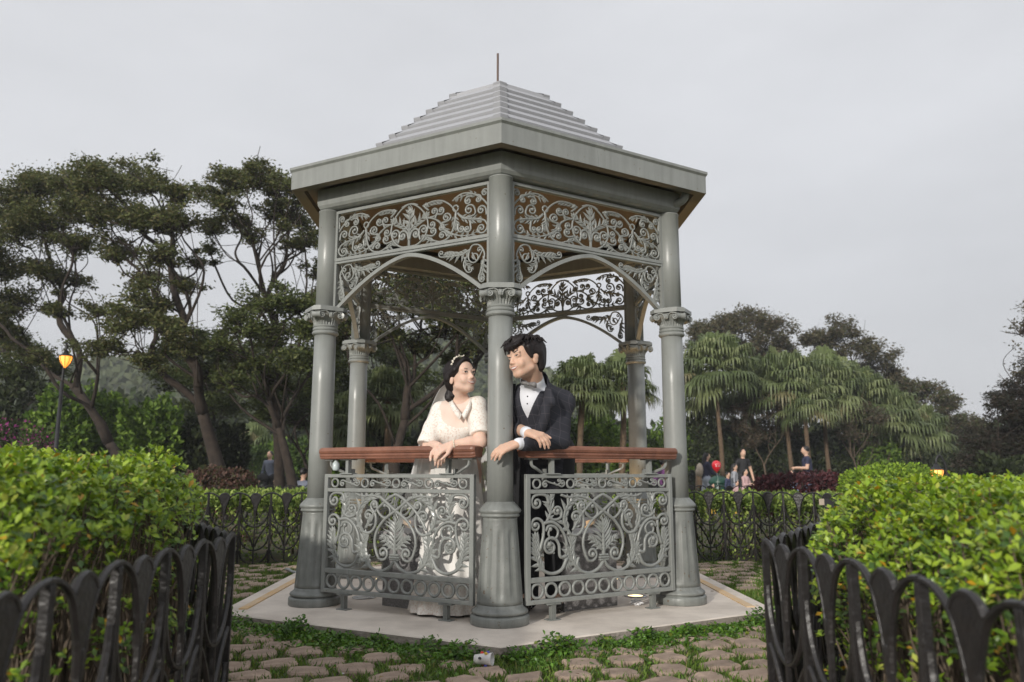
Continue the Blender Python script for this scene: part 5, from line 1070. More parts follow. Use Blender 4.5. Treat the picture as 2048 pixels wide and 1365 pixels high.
# green bin and red balloon
c = px_y(1437, 952, 15.8); g = float(ground_z(c[0], 15.8)); H = c[2]-g; b = empty('litter_bin', (c[0], 15.8, g)); tag(b, 'dark green round litter bin under the red balloon', 'litter bin')
M_BIN = mat('bin_green', (.012, .06, .04), rough=.4)
m = MB(); m.lathe([(.24, 0), (.25, .03), (.25, H-.25), (.24, H-.22)], 20); m.build('body', M_BIN, b, True); m = MB(); m.lathe([(.26, H-.21), (.27, H-.17), (.22, H-.07), (.10, H), (.0, H+.01)], 20); m.build('lid', M_BIN, b, True); m = MB(); m.lathe([(.24, H-.225), (.25, H-.21)], 20); m.build('band', BLK, b, True)
M_BAL = mat('red_balloon', (.62, .012, .025), rough=.22, spec=.6, coat=.3); c = px_y(1433, 932, 15.2); b = empty('balloon', tuple(c)); tag(b, 'red balloon with white print above the green bin', 'balloon')
m = MB(); m.lathe([(.0, -.155), (.02, -.15), (.06, -.125), (.10, -.07), (.122, 0), (.115, .06), (.085, .105), (.045, .13), (.0, .138)], 20); m.build('skin', M_BAL, b, True); m = MB(); m.lathe([(.018, -.175), (.006, -.155), (.012, -.15)], 8); m.build('knot', M_BAL, b); m = MB(); m.tube(catmull([(0, 0, -.17), (.02, 0, -.35), (-.01, .02, -.6)], 4), .003, 4); m.build('string', WHC, b)
m = MB()
for k in range(5):
    a = -.5+k*.25; m.box((.12*math.sin(a), -.119*math.cos(a)+.006, .045-.03*abs(a)), (.022, .006, .02), rz=a)
for k in (-1, 1): m.box((k*.035, -.119, -.01), (.03, .006, .025), rz=k*.25)
m.build('print', WHC, b)
# dark sign board behind the right fence
c = px_y(1660, 1005, .95); g = float(ground_z(c[0], .95)); b = empty('sign_board', (c[0]+.08, .95, g), math.radians(-12)); tag(b, 'black board with beige edge strips at the end of the right curved fence', 'board')
m = MB(); m.box((.02, 0, .51), (.30, .03, .20), bev=.004); m.build('panel', BLK, b); 
for zz in (.585, .44):
    m = MB(); m.box((-.142, -.018, zz), (.04, .012, .05), bev=.002); m.build('edge_strip', col_mat('beige_strip', (.42, .35, .28)), b)
for xx in (-.1, .14):
    m = MB(); m.box((xx, .02, .205), (.03, .02, .43)); m.build('leg', M_IRON, b)
# ================================================================== the couple at the rail
M_WHITE = mat('white_satin', (.80, .775, .74), rough=.5, var=.03, vscale=8); M_LACE = mat('ivory_lace', (.86, .82, .76), rough=.8, col2=(.70, .58, .50), vscale=95, bump=.16, bscale=170, thresh=(.36, .52)); M_SHEER = mat('sheer_yoke_over_skin', (.78, .62, .53), rough=.6, var=.03, vscale=20)
M_VEIL = mat('veil_tulle', (.86, .86, .85), rough=.8)
n_ = M_VEIL.node_tree; tb = n_.nodes.new('ShaderNodeBsdfTransparent'); ms = n_.nodes.new('ShaderNodeMixShader'); ms.inputs[0].default_value = .68; n_.links.new(tb.outputs[0], ms.inputs[1]); n_.links.new(n_.nodes['Principled BSDF'].outputs[0], ms.inputs[2]); n_.links.new(ms.outputs[0], n_.nodes['Material Output'].inputs[0])
M_SHIRT = mat('white_shirt', (.74, .75, .80), rough=.6); M_TROU = mat('black_trousers', (.010, .010, .012), rough=.8); M_EYE = mat('eye_white', (.75, .72, .70), rough=.2); M_IRIS = mat('dark_iris', (.012, .008, .006), rough=.15); M_TEETH = mat('teeth', (.80, .76, .70), rough=.25); M_BROW = mat('brow', (.03, .02, .017), rough=.8); M_PEARL = mat('pearl', (.80, .74, .62), rough=.25, spec=.7); M_TIE = mat('grey_bow', (.20, .19, .19), rough=.5, var=.2, vscale=40)
# dark cloth with a thin window-pane check
M_SUIT = mat('checked_suit', (.022, .023, .032), rough=.85, bump=.2, bscale=300); n_ = M_SUIT.node_tree
tcn = n_.nodes.new('ShaderNodeTexCoord'); mp_ = n_.nodes.new('ShaderNodeMapping'); mp_.inputs['Rotation'].default_value = (.35, -.12, .45); n_.links.new(tcn.outputs['Object'], mp_.inputs[0]); sp = n_.nodes.new('ShaderNodeSeparateXYZ'); n_.links.new(mp_.outputs[0], sp.inputs[0]); lines = []
for ax_, per in ((0, .036), (2, .040)):
    a = n_.nodes.new('ShaderNodeMath'); a.operation = 'DIVIDE'; a.inputs[1].default_value = per; n_.links.new(sp.outputs[ax_], a.inputs[0]); f = n_.nodes.new('ShaderNodeMath'); f.operation = 'FRACT'; n_.links.new(a.outputs[0], f.inputs[0]); l = n_.nodes.new('ShaderNodeMath'); l.operation = 'LESS_THAN'; l.inputs[1].default_value = .055; n_.links.new(f.outputs[0], l.inputs[0]); lines.append(l)
mxx = n_.nodes.new('ShaderNodeMath'); mxx.operation = 'MAXIMUM'; n_.links.new(lines[0].outputs[0], mxx.inputs[0]); n_.links.new(lines[1].outputs[0], mxx.inputs[1])
mc = n_.nodes.new('ShaderNodeMixRGB'); mc.inputs[1].default_value = (.026, .027, .037, 1); mc.inputs[2].default_value = (.068, .063, .075, 1); n_.links.new(mxx.outputs[0], mc.inputs[0]); n_.links.new(mc.outputs[0], n_.nodes['Principled BSDF'].inputs['Base Color'])

def unit(v): v = np.array(v, float); return v/np.linalg.norm(v)
def add_head(f, c, R, s=1., fem=False, smile=True, k=.008):
    q = lambda x, y, z: np.array(c)+R@(np.array([x, y, z])*s); E = lambda p, r, lab=0, kk=k: f.ell(q(*p), np.array(r)*s, R, lab, kk)
    E((0, -.014, .032), (.0745, .090, .086), 0, .02); E((0, .028, -.030), (.0525 if fem else .0565, .060, .068), 0, .025); E((0, .045, .045), (.056, .040, .048), 0, .02)
    E((0, .058, -.078 if fem else -.083), (.020 if fem else .026, .019, .017), 0, .022)
    for sd in (-1, 1):
        E((sd*.034, .064, -.030), (.022, .017, .022), 0, .014); E((sd*.032, .080, .030), (.022, .010, .008), 0, .010); f.cap(q(sd*(.043 if fem else .050), .004, -.050), q(sd*.016, .056, -.078), .016*s, .013*s, 0, .018)
        E((sd*.074, -.008, -.006), (.009, .019, .030), 0, .006); E((sd*.078, -.014, .008), (.008, .014, .014), 0, .004)
        E((sd*.0115, .091, -.026), (.0085, .009, .0072), 0, .006)
        E((sd*.031, .076, .0135), (.017, .010, .010), 0, .010)
    f.cap(q(0, .083, .018), q(0, .099, -.020), .0070*s, .0095*s, 0, .012)
    E((0, .080, -.048), (.022, .011, .015), 0, .012)
    return q
def face_parts(root, q, R, s, c, body, gaze, fem, O, lid=.0040):
    off = np.array(O); V = np.empty(len(body.data.vertices)*3); body.data.vertices.foreach_get('co', V); Lc = (V.reshape(-1, 3)+off-np.array(c))@R/s; Lc = Lc[(np.abs(Lc[:, 0]) < .07) & (Lc[:, 1] > .02) & (np.abs(Lc[:, 2]) < .10)]
    def ys(x, z):
        d = np.hypot(Lc[:, 0]-x, Lc[:, 2]-z); w_ = np.exp(-(d/.0035)**2)+1e-12; return float((w_*Lc[:, 1]).sum()/w_.sum())
    W = lambda x, z, e: q(x, ys(x, z)+e, z)-off
    def band(name, xs, z0, z1, m_, e0, e1, em=None):
        m = MB(); P = []
        for k_ in range(4):
            t = k_/3; P += [W(x, a_*(1-t)+b_*t, (e0*(1-t)+e1*t)+(em or 0)*math.sin(PI*t)) for x, a_, b_ in zip(xs, z0, z1)]
        n = len(xs); m.add(P, [[r_*n+i_, r_*n+i_+1, (r_+1)*n+i_+1, (r_+1)*n+i_] for r_ in range(3) for i_ in range(n-1)]); return m.build(name, m_, root, True)
    t = np.linspace(-1, 1, 15); k = 1-t*t; xs = t*.0290; zc = -.0445
    band('lip', xs, zc+.0022*k, zc-.0022*k, M_LIP, .0002, .0012, .0016); band('lip', xs, zc-.0100*k, zc-.0168*k, M_LIP, .0010, .0002, .0026); band('teeth', xs*.93, zc-.0018*k-.0002, zc-.0104*k, M_TEETH, .0003, .0003, .0004)
    for sd in (-1, 1):
        xe = sd*.031; u_ = np.linspace(-1, 1, 11); ku = (1-u_*u_)**.8; x_ = xe+u_*.0150; zt = .0125+lid*1.1*ku+sd*u_*.0012; zb = .0125-lid*.75*ku+sd*u_*.0012
        band('eye', x_, zt, zb, M_EYE, .0006, .0006, .0006)
        m = MB(); ci = [W(xe+gaze*.0035, .0128, .0016)]; n = 12
        for a_ in np.arange(n)*2*PI/n: ci.append(W(xe+gaze*.0035+.0050*math.cos(a_), .0128+min(lid*.95, .0050)*math.sin(a_)*.9, .0014))
        m.add(ci, [[0, 1+i_, 1+(i_+1) % n] for i_ in range(n)]); m.build('iris', M_IRIS, root, True)
        m = MB(); m.tube([W(x, z, .0010) for x, z in zip(x_, zt)], np.array([.0006]+[.0013]*9+[.0007])*(1.45 if fem else 1.5), 5); m.build('lash', M_IRIS, root, True)
        ub = np.linspace(0, 1, 9); xb = sd*(.0165+.034*ub); zb_ = .0315+.0050*np.sin(ub*2.5)-.001*ub; hw = .0022*np.sin(PI*np.clip(ub*.9+.12, 0, 1))*(1.05 if fem else 2.0); band('eyebrow', xb, zb_+hw, zb_-hw, M_BROW, .0014, .0014, .0008)
def add_hand(f, w, fwd, dorsal, thumb_side, curl=(.35, .5, .4), spread=.12, s=1., lab=0, droop=0.):
    """w wrist, fwd along the metacarpals, dorsal = back of the hand, thumb_side +1/-1 along fwd x dorsal"""
    fwd = unit(fwd); side = unit(np.cross(fwd, dorsal)); dorsal = np.cross(side, fwd); w = np.array(w); L = (.072, .080, .075, .058); ts = thumb_side
    for i in range(4):
        o = ts*(.027-.018*i)*s; kn = w+fwd*(.084-.004*abs(i-1))*s+side*o; f.cap(w+side*o*.45+fwd*.008*s, kn, .0145*s, .0118*s, lab, .010)
        d = unit(fwd+side*(ts*(.5-i*.33)*spread)); p = kn; a = 0
        for j, (fr, rr) in enumerate(((.45, (.0098, .0086)), (.30, (.0086, .0078)), (.25, (.0078, .0062)))):
            a += curl[j]*(1+.12*i)+(droop if j == 0 else 0); v = d*math.cos(a)-dorsal*math.sin(a); n2 = p+v*L[i]*fr*s; f.cap(p, n2, rr[0]*s, rr[1]*s, lab, .003); p = n2
    b = w+fwd*.022*s+side*ts*.022*s; p1 = b+(fwd*.030+side*ts*.026-dorsal*.012)*s; p2 = p1+(fwd*.030+side*ts*.010-dorsal*.010)*s; p3_ = p2+(fwd*.024+side*ts*.002-dorsal*.008)*s
    f.cap(b, p1, .0145*s, .0115*s, lab, .010); f.cap(p1, p2, .0108*s, .0095*s, lab, .003); f.cap(p2, p3_, .0094*s, .0072*s, lab, .003)

# ------------------------------------------------ bride
BO = np.array([-.24, -.90, 0.]); bride = empty('person', BO)
tag(bride, 'bride in an ivory lace dress and veil leaning on the left handrail, looking up', 'person', 'the couple')
bc = px_y(922, 757, -1.13); bR = basis((.66, -.70, .20), (-.10, .0, 1.)); bS = .925
f = Fig(.0042); bq = add_head(f, bc, bR, bS, True)
nk = px_y(916, 806, -1.08); shR = px_y(881, 822, -1.02); shL = px_y(955, 812, -1.10); chest = px_y(914, 862, -1.03); pel = np.array([-.24, -.84, .80])
f.cap(bq(0, -.028, -.045), nk+np.array([0, .02, -.01]), .047, .050, 0, .02); f.cap(nk+np.array([0, .02, -.03]), shR, .045, .044, 0, .035); f.cap(nk+np.array([0, .02, -.03]), shL, .045, .044, 0, .035)
f.cap(chest, nk+np.array([0, .03, -.07]), .095, .085, 0, .05); f.cap(pel, chest, .11, .095, 0, .05)
elL = px_y(961, 884, -1.215); wrL = px_y(905, 890, -1.235); elR = px_y(858, 892, -1.10); wrR = px_y(877, 893, -1.195)
f.chain([shL, elL], [.043, .036], 0, .02); f.chain([elL, elL*.6+wrL*.4, wrL], [.036, .033, .0235], 0, .012); f.chain([shR, elR], [.043, .036], 0, .02); f.chain([elR, wrR], [.034, .024], 0, .012)
add_hand(f, wrL, unit((-.78, -.28, -.30)), (-.1, -.65, .75), -1, (.22, .35, .25), .10, .86, 0, .30)
add_hand(f, wrR, unit((.18, -.62, -.55)), (.25, -.72, .60), 1, (.30, .30, .2), .10, .86, 0, .45)
for sd in (-1, 1): f.chain([pel+np.array([sd*.07, 0, 0]), np.array([-.24+sd*.07, -.90, .45]), np.array([-.24+sd*.06, -.88, .07]), np.array([-.24+sd*.06, -.97, .03])], [.085, .06, .04, .03], 0, .02)
bb_ = f.build('body', [M_SKIN], bride, BO); face_parts(bride, bq, bR, bS, bc, bb_, .7, True, BO, .0042)
# hair: parted, swept back to a low bun
f = Fig(.0042); H = lambda p, r, kk=.01: f.ell(bq(*p), np.array(r)*bS, bR, 0, kk)
H((0, -.024, .040), (.083, .093, .088)); H((0, -.05, -.01), (.074, .062, .075), .015)
for sd in (-1, 1): f.cap(bq(sd*.012, .068, .098), bq(sd*.070, .040, .040), .016, .016, 0, .012); f.cap(bq(sd*.070, .040, .040), bq(sd*.076, -.015, .018), .016, .018, 0, .012); f.cap(bq(sd*.074, -.03, .0), bq(.0, -.095, -.055), .022, .02, 0, .015)
bb = bR.T; cc_ = np.array(bc)
def bface(G):
    p = (G-cc_)@bR/bS; return np.sqrt((p[..., 0]/.069)**2+((p[..., 1]-.085)/.075)**2+((p[..., 2]+.012)/.098)**2)*.07-.07
f.sub(bface, .006); bun = bq(0.03, -.085, -.088); f.ell(bun, (.036, .032, .036), None, 0, .004); f.cap(bun+np.array([0, 0, .02]), bq(.0, -.08, -.04), .026, .03, 0, .01)
for k_ in range(3): a = k_*1.1; f.cap(bun+np.array([-.02*math.cos(a), -.02, .024*math.sin(a)]), bun+np.array([.02*math.cos(a+.6), -.026, -.022*math.sin(a)]), .013, .011, 0, .003)
f.build('hair', [M_HAIRB], bride, BO)
# pearl hair band
m = MB()
for i_ in range(17):
    t = -1.15+i_*.145; p = bq(.084*math.sin(t), .030+.004*math.sin(i_*3), .045+.084*math.cos(t)); m.ball(p-BO, .0048 if i_ % 2 else .0066, 8)
    if i_ % 3 == 0: m.ball(bq(.086*math.sin(t+.07), .042, .047+.086*math.cos(t+.07))-BO, .0045, 6)
m.tube([bq(.084*math.sin(t), .030, .045+.084*math.cos(t))-BO for t in np.linspace(-1.15, 1.15, 20)], .0016, 5); m.build('pearl_band', M_PEARL, bride, True)
m = MB()
for a in np.linspace(0, 2*PI, 20)[:-1]:
    ax1 = unit(np.cross(unit(wrL-elL), [0, 0, 1])); ax2 = np.cross(unit(wrL-elL), ax1); m.ball(wrL-unit(wrL-elL)*.006+(ax1*math.cos(a)+ax2*math.sin(a))*.0265-BO, .0042, 6)
m.build('bracelet', M_PEARL, bride, True)
# bodice, sheer yoke, sleeves, collar
f = Fig(.0045); ins = .010
f.cap(nk+np.array([0, .02, -.035]), shR, .050, .049, 0, .035); f.cap(nk+np.array([0, .02, -.035]), shL, .050, .049, 0, .035); f.cap(chest, nk+np.array([0, .03, -.07]), .103, .091, 0, .05); f.cap(pel+np.array([0, 0, .06]), chest, .090, .101, 0, .05)
for sd, c2 in ((1, px_y(934, 856, -1.10)), (-1, px_y(892, 862, -1.07))): f.ell(c2, (.055, .055, .052), None, 0, .03)
hemR = shR*.06+elR*.94+np.array([-.012, 0, .0]); hemL = shL*.22+elL*.78; f.chain([shR, shR*.45+hemR*.55, hemR], [.050, .054, .058], 2, .02); f.chain([shL, shL*.5+hemL*.5, hemL], [.053, .056, .056], 2, .02)
tfb = unit((.30, -.95, 0.)); tfs = np.array([tfb[1]*-1, tfb[0], 0]); neckc = px_y(917, 838, -1.12)
for a_, b_, r_, o_ in ((hemR, unit(hemR-shR), .062, .05), (hemL, unit(hemL-shL), .052, .05)):
    def cut(G, a_=a_, b_=b_, r_=r_): return -((G-(a_+b_*.012))@b_)+np.maximum(0, np.linalg.norm(G-a_, axis=-1)-.13)*3
    f.sub(cut, .004)
def blab(C, L):
    u, v, _ = 1024+FPX*((C-CAM)@_r)/((C-CAM)@_fw), 682.5-FPX*((C-CAM)@_up)/((C-CAM)@_fw), 0
    yoke = (((u-918)/40.)**2+((v-822)/34.)**2 < 1) & (L == 0) & (C[:, 1] < nk[1]+.06)
    return np.where(yoke, 1, np.where(L == 2, 0, L))
f.build('lace_bodice', [M_LACE, M_SHEER], bride, BO, blab)
# pointed collar, two bands meeting in a V
for sd, pts in ((-1, [(901, 797, -1.10), (908, 812, -1.165), (918, 826, -1.185), (923.5, 833, -1.185)]), (1, [(940, 799, -1.14), (937, 809, -1.17), (931, 821, -1.185), (923.5, 833, -1.185)])):
    m = MB(); P = catmull([px_y(*q_) for q_ in pts], 5)-BO; wv = np.array([sd*-.010, -.012, -.020]); n2 = len(P); top = P+np.array([0, .006, .012]); bot = P+wv*-1*0+np.array([sd*.012, -.006, -.020]); V = np.vstack([top, bot, bot+np.array([0, .012, 0]), top+np.array([0, .012, 0])]); F = []
    for i_ in range(n2-1):
        for r_ in range(4): F.append([r_*n2+i_, r_*n2+i_+1, ((r_+1) % 4)*n2+i_+1, ((r_+1) % 4)*n2+i_])
    m.add(V, F); m.build('collar', M_LACE, bride, True)
# skirt with soft folds
m = MB(); rings = []; nk_ = 96
for i_, z in enumerate(np.linspace(.90, .012, 26)):
    t = (0.90-z)/.89; c = pel[:2]*(1-t)+np.array([-.245, -.95])*t+(np.array([-.01, -.10])*max(0, 1-t*4)); rx, ry = .115+.10*t**.8, .100+.055*t**.8; a = np.linspace(0, 2*PI, nk_, endpoint=False); fold = 1+(.012+.06*t)*np.sin(a*13+1.2*math.sin(a[3]+z*3))+.03*t*np.sin(a*7+z*4)
    rings.append(np.stack([c[0]+rx*fold*np.cos(a), c[1]+ry*fold*np.sin(a), np.full(nk_, z)], 1)-BO)
V = np.vstack(rings); i = np.arange(25)[:, None]*nk_; j = np.arange(nk_)[None]; m.add(V, np.stack([i+j, i+nk_+j, i+nk_+(j+1) % nk_, i+(j+1) % nk_], -1).reshape(-1, 4)); m.build('skirt', M_WHITE, bride, True)
m = MB(); a = np.linspace(0, 2*PI, nk_, endpoint=False); Vr = []
for k_, (dz, dr) in enumerate(((.16, .006), (.10, .009), (.05, .012), (.002, .016))):
    z = .012+dz; t = (.9-z)/.89; c = pel[:2]*(1-t)+np.array([-.245, -.95])*t; rx, ry = .115+.10*t**.8+dr, .100+.055*t**.8+dr; fold = 1+(.012+.06*t)*np.sin(a*13+1.2*math.sin(a[3]+z*3))+.03*t*np.sin(a*7+z*4); Vr.append(np.stack([c[0]+rx*fold*np.cos(a), c[1]+ry*fold*np.sin(a), np.full(nk_, z)], 1)-BO)
i = np.arange(3)[:, None]*nk_; m.add(np.vstack(Vr), np.stack([i+j, i+nk_+j, i+nk_+(j+1) % nk_, i+(j+1) % nk_], -1).reshape(-1, 4)); m.build('lace_hem', M_LACE, bride, True)
# veil from the back of the head
m = MB(); hb = bq(-.02, -.105, -.005); V = []; NA_, NZ = 40, 26
for i_ in range(NZ):
    t = i_/(NZ-1); z = hb[2]*(1-t)+.60*t; cen = np.array([hb[0]*(1-t)+(-.245)*t+.0*t, hb[1]*(1-t)+(-.93)*t]); rx = .04+.225*t**.6; ry = .02+.12*t**.7
    for k_ in range(NA_):
        a = math.radians(-18+216*k_/(NA_-1)); fo = 1+.10*t*math.sin(k_*1.15+.5*math.sin(t*5))*(1 if i_ else 0); V.append((cen[0]+rx*fo*math.cos(a), cen[1]+ry*fo*math.sin(a), z+(.03*math.sin(k_*.9) if i_ == NZ-1 else 0)+(-.03*(abs(a-PI/2)/1.9)**2*t)))
i = np.arange(NZ-1)[:, None]*NA_; j = np.arange(NA_-1)[None]; m.add(np.array(V)-BO, np.stack([i+j, i+j+1, i+NA_+j+1, i+NA_+j], -1).reshape(-1, 4)); veil = m.build('veil', M_VEIL, bride, True)
m = MB(); m.ball(bq(-.02, -.102, .006)-BO, (.022, .020, .026), 12); m.ball(bq(.0, -.106, -.016)-BO, (.018, .018, .02), 10); m.build('veil_gather', M_WHITE, bride, True)

# ------------------------------------------------ groom
GO = np.array([.26, -.84, 0.]); groom = empty('person', GO)
tag(groom, 'groom in a dark checked suit and bow tie leaning on the right handrail, smiling', 'person', 'the couple')
gc = px_y(1051, 721, -1.335); gR = basis((-.77, -.60, -.01), (-.27, -.06, 1.)); gS = .98
f = Fig(.0042); gq = add_head(f, gc, gR, gS, False)
gn = px_y(1068, 775, -1.22); gsL = px_y(1124, 806, -1.11); gsR = px_y(1012, 822, -1.10); gch = px_y(1080, 868, -1.06); gp = np.array([.27, -.80, .91])
f.cap(gq(0, -.03, -.04), gn, .055, .060, 0, .02); f.cap(gn+np.array([0, .02, -.03]), gsL, .05, .05, 0, .03); f.cap(gn+np.array([0, .02, -.03]), gsR, .05, .05, 0, .03); f.cap(gp, gch, .13, .12, 0, .05); f.cap(gch, gn+np.array([0, .04, -.08]), .125, .10, 0, .05)
geL = px_y(1119, 886, -1.165); gwL = px_y(1036, 888, -1.375); geR = np.array([.085, -1.06, 1.01]); gwR = px_y(1055, 866, -1.335)
f.chain([gsL, geL, gwL], [.05, .04, .027], 0, .015); f.chain([gsR, geR, gwR], [.05, .04, .027], 0, .015)
add_hand(f, gwL+unit(gwL-geL)*.005, unit((-.86, -.22, -.30)), (-.28, -.55, .80), 1, (.16, .30, .22), .16, 1.0, 0, .18)
add_hand(f, gwR, unit((.62, -.42, -.18)), (.25, -.62, .74), -1, (.30, .38, .25), .12, .98, 0, .34)
for sd in (-1, 1): f.chain([gp+np.array([sd*.09, 0, 0]), np.array([.26+sd*.09, -.84, .5]), np.array([.255+sd*.085, -.83, .09]), np.array([.25+sd*.085, -.93, .04])], [.08, .055, .04, .03], 0, .02)
gb_ = f.build('body', [M_SKINM], groom, GO); face_parts(groom, gq, gR, gS, gc, gb_, -.5, False, GO, .0030)
# hair: tousled, longer on top
f = Fig(.0042); H = lambda p, r, kk=.012: f.ell(gq(*p), np.array(r)*gS, gR, 0, kk); rs = np.random.default_rng(4)
H((0, -.028, .055), (.092, .102, .086)); H((0, -.060, .0), (.077, .060, .078), .02); H((0, .02, .098), (.072, .075, .040)); H((.01, .068, .080), (.060, .034, .030))
for sd in (-1, 1): f.cap(gq(sd*.074, .034, .055), gq(sd*.075, .020, .004), .018, .010, 0, .01); f.cap(gq(sd*.074, -.04, .03), gq(sd*.06, -.06, -.05), .02, .015, 0, .015)
cg = np.array(gc)
def gface(G):
    p = (G-cg)@gR/gS; return np.sqrt((p[..., 0]/.072)**2+((p[..., 1]-.085)/.074)**2+((p[..., 2]+.040)/.088)**2)*.07-.07
f.sub(gface, .006)
for k_ in range(80):    # locks
    az = rs.uniform(-PI, PI); r0 = rs.uniform(.015, .07); p0 = np.array([r0*math.cos(az), r0*math.sin(az)-.005, .115+rs.uniform(0, .012)-r0*.25]); d = np.array([math.cos(az)+.3, math.sin(az)*.8+.35, 0]); d /= np.linalg.norm(d); L = rs.uniform(.04, .075); p1 = p0+d*L*.55+np.array([0, 0, rs.uniform(.0, .012)]); p2 = p1+d*L*.45+np.array([0, 0, -L*.45])
    f.cap(gq(*p0), gq(*p1), .010, .008, 0, .004); f.cap(gq(*p1), gq(*p2), .008, .003, 0, .004)
for k_ in range(9):     # fringe over the brow
    x0 = -.05+k_*.0115; f.cap(gq(x0, .072, .085), gq(x0+.006, .098, .066), .010, .008, 0, .004); f.cap(gq(x0+.006, .098, .066), gq(x0+.012, .101-.2*abs(x0), .042+.012*math.sin(k_*2.1)), .008, .003, 0, .004)
f.build('hair', [M_HAIRB], groom, GO)
m = MB()
for k_ in range(420):
    az = rs.uniform(-PI, PI); el = rs.uniform(.25, 1.45); n0 = np.array([math.cos(az)*math.cos(el), math.sin(az)*math.cos(el), math.sin(el)]); p0 = n0*np.array([.088, .100, .084])+np.array([0, -.018, .052]); t = unit(np.cross(n0, rs.normal(0, 1, 3))+np.array([.2, .3, -.25])); L = rs.uniform(.02, .045); P = [gq(*p0), gq(*(p0+t*L*.5+n0*rs.uniform(.002, .006))), gq(*(p0+t*L+n0*rs.uniform(-.006, .003)))]
    if p0[1] > .055 and p0[2] < .09: continue
    m.tube(catmull(np.array(P)-GO, 3), np.linspace(.0016, .0005, 7), 4, caps=False)
tag(m.build('hair_strands', M_HAIRB, groom, True), kind='stuff')
# clothes. chest frame: origin at the neck, x right (of the wearer), y forward, z along the spine
gz_ = unit(gn-gch); gy_ = unit(np.array([-.42, -.90, 0])-gz_*np.dot(gz_, [-.42, -.90, 0])); gx_ = np.cross(gy_, gz_); CH = np.stack([gx_, gy_, gz_], 1); loc_ = lambda G: (G-gn)@CH
def torso(f, e, arms=True):
    f.cap(gn+np.array([0, .02, -.035]), gsL, .052+e, .056+e, 0, .035); f.cap(gn+np.array([0, .02, -.035]), gsR, .052+e, .056+e, 0, .035); f.cap(gp, gch, .125+e, .125+e, 0, .05); f.cap(gch, gn+np.array([0, .04, -.08]), .128+e, .104+e, 0, .05); f.cap(gch+gx_*.06+gy_*.02+gz_*.05, gch-gx_*.06+gy_*.02+gz_*.05, .085+e, None, 0, .05)
    return f
def vcut(apex, hw, top):     # solid inside the V opening of the front
    def fn(G):
        p = loc_(G); t = (p[..., 2]-apex)/(top-apex); return np.maximum(np.abs(p[..., 0])-hw*np.clip(t, -1, 1.6), -p[..., 1]-.02)*.8
    return fn
def necksub(r):
    def fn(G): p = loc_(G); return np.sqrt(p[..., 0]**2+(p[..., 1]+.01)**2)-r+np.maximum(0, -p[..., 2]-.01)*1.6
    return fn
f = torso(Fig(.0055), .004); f.cap(gn+gz_*-.02, gn+gz_*.046+gy_*.012, .066, .064, 0, .012); shirt = f.build('shirt', [M_SHIRT], groom, GO)
f = torso(Fig(.0055), .011); f.sub(vcut(-.125, .066, .03)); f.sub(necksub(.080)); f.build('waistcoat', [M_SUIT], groom, GO)
f = torso(Fig(.005), .020); cuffL = geL*.13+gwL*.87; cuffR = geR*.15+gwR*.85
f.chain([gsL, geL*.95+gsL*.05, cuffL], [.058, .054, .040], 0, .02); f.chain([gsR, geR, cuffR], [.066, .058, .040], 0, .02); f.cap(gn-gz_*.03-gy_*.01, gn+gz_*.018-gy_*.026, .090, .074, 0, .02); f.sub(vcut(-.30, .100, .03)); f.sub(necksub(.070)); f.cap(gp+np.array([0, .01, -.02]), gp+np.array([0, .01, -.16]), .155, .16, 0, .03); f.build('jacket', [M_SUIT], groom, GO)
f = Fig(.0042); dL = unit(gwL-geL); dR = unit(gwR-geR); f.cap(gwL-dL*.030, gwL-dL*.004, .0315, .0310, 0, .003); f.build('cuff', [M_SHIRT], groom, GO); f = Fig(.0042); f.cap(gwR-dR*.030, gwR-dR*.006, .0315, .0310, 0, .003); f.build('cuff', [M_SHIRT], groom, GO)
# lapels
for sd in (-1, 1):
    m = MB(); W3 = lambda x, y, z: gn+CH@np.array([x, y, z])-GO; pts = []
    inner = [(sd*.088, .045, .030), (sd*.086, .088, -.03), (sd*.076, .128, -.10), (sd*.050, .150, -.19), (sd*.012, .152, -.325)]; outer = [(sd*.112, .028, .022), (sd*.150, .070, -.045), (sd*.128, .100, -.062), (sd*.125, .112, -.11), (sd*.085, .142, -.21), (sd*.018, .154, -.325)]
    I_ = catmull(inner, 5); O_ = catmull(outer, 4); n2 = 20; I_ = np.array([[np.interp(t, np.linspace(0, 1, len(I_)), I_[:, q_]) for q_ in range(3)] for t in np.linspace(0, 1, n2)]); O_ = np.array([[np.interp(t, np.linspace(0, 1, len(O_)), O_[:, q_]) for q_ in range(3)] for t in np.linspace(0, 1, n2)])
    V = np.vstack([[W3(*p) for p in I_], [W3(p[0], p[1]+.004, p[2]) for p in O_], [W3(p[0], p[1]-.006, p[2]) for p in O_], [W3(p[0], p[1]-.010, p[2]) for p in I_]]); F = []
    for i_ in range(n2-1):
        for r_ in range(4): F.append([r_*n2+i_, r_*n2+i_+1, ((r_+1) % 4)*n2+i_+1, ((r_+1) % 4)*n2+i_])
    m.add(V, F); m.build('lapel', M_SUIT, groom, True)
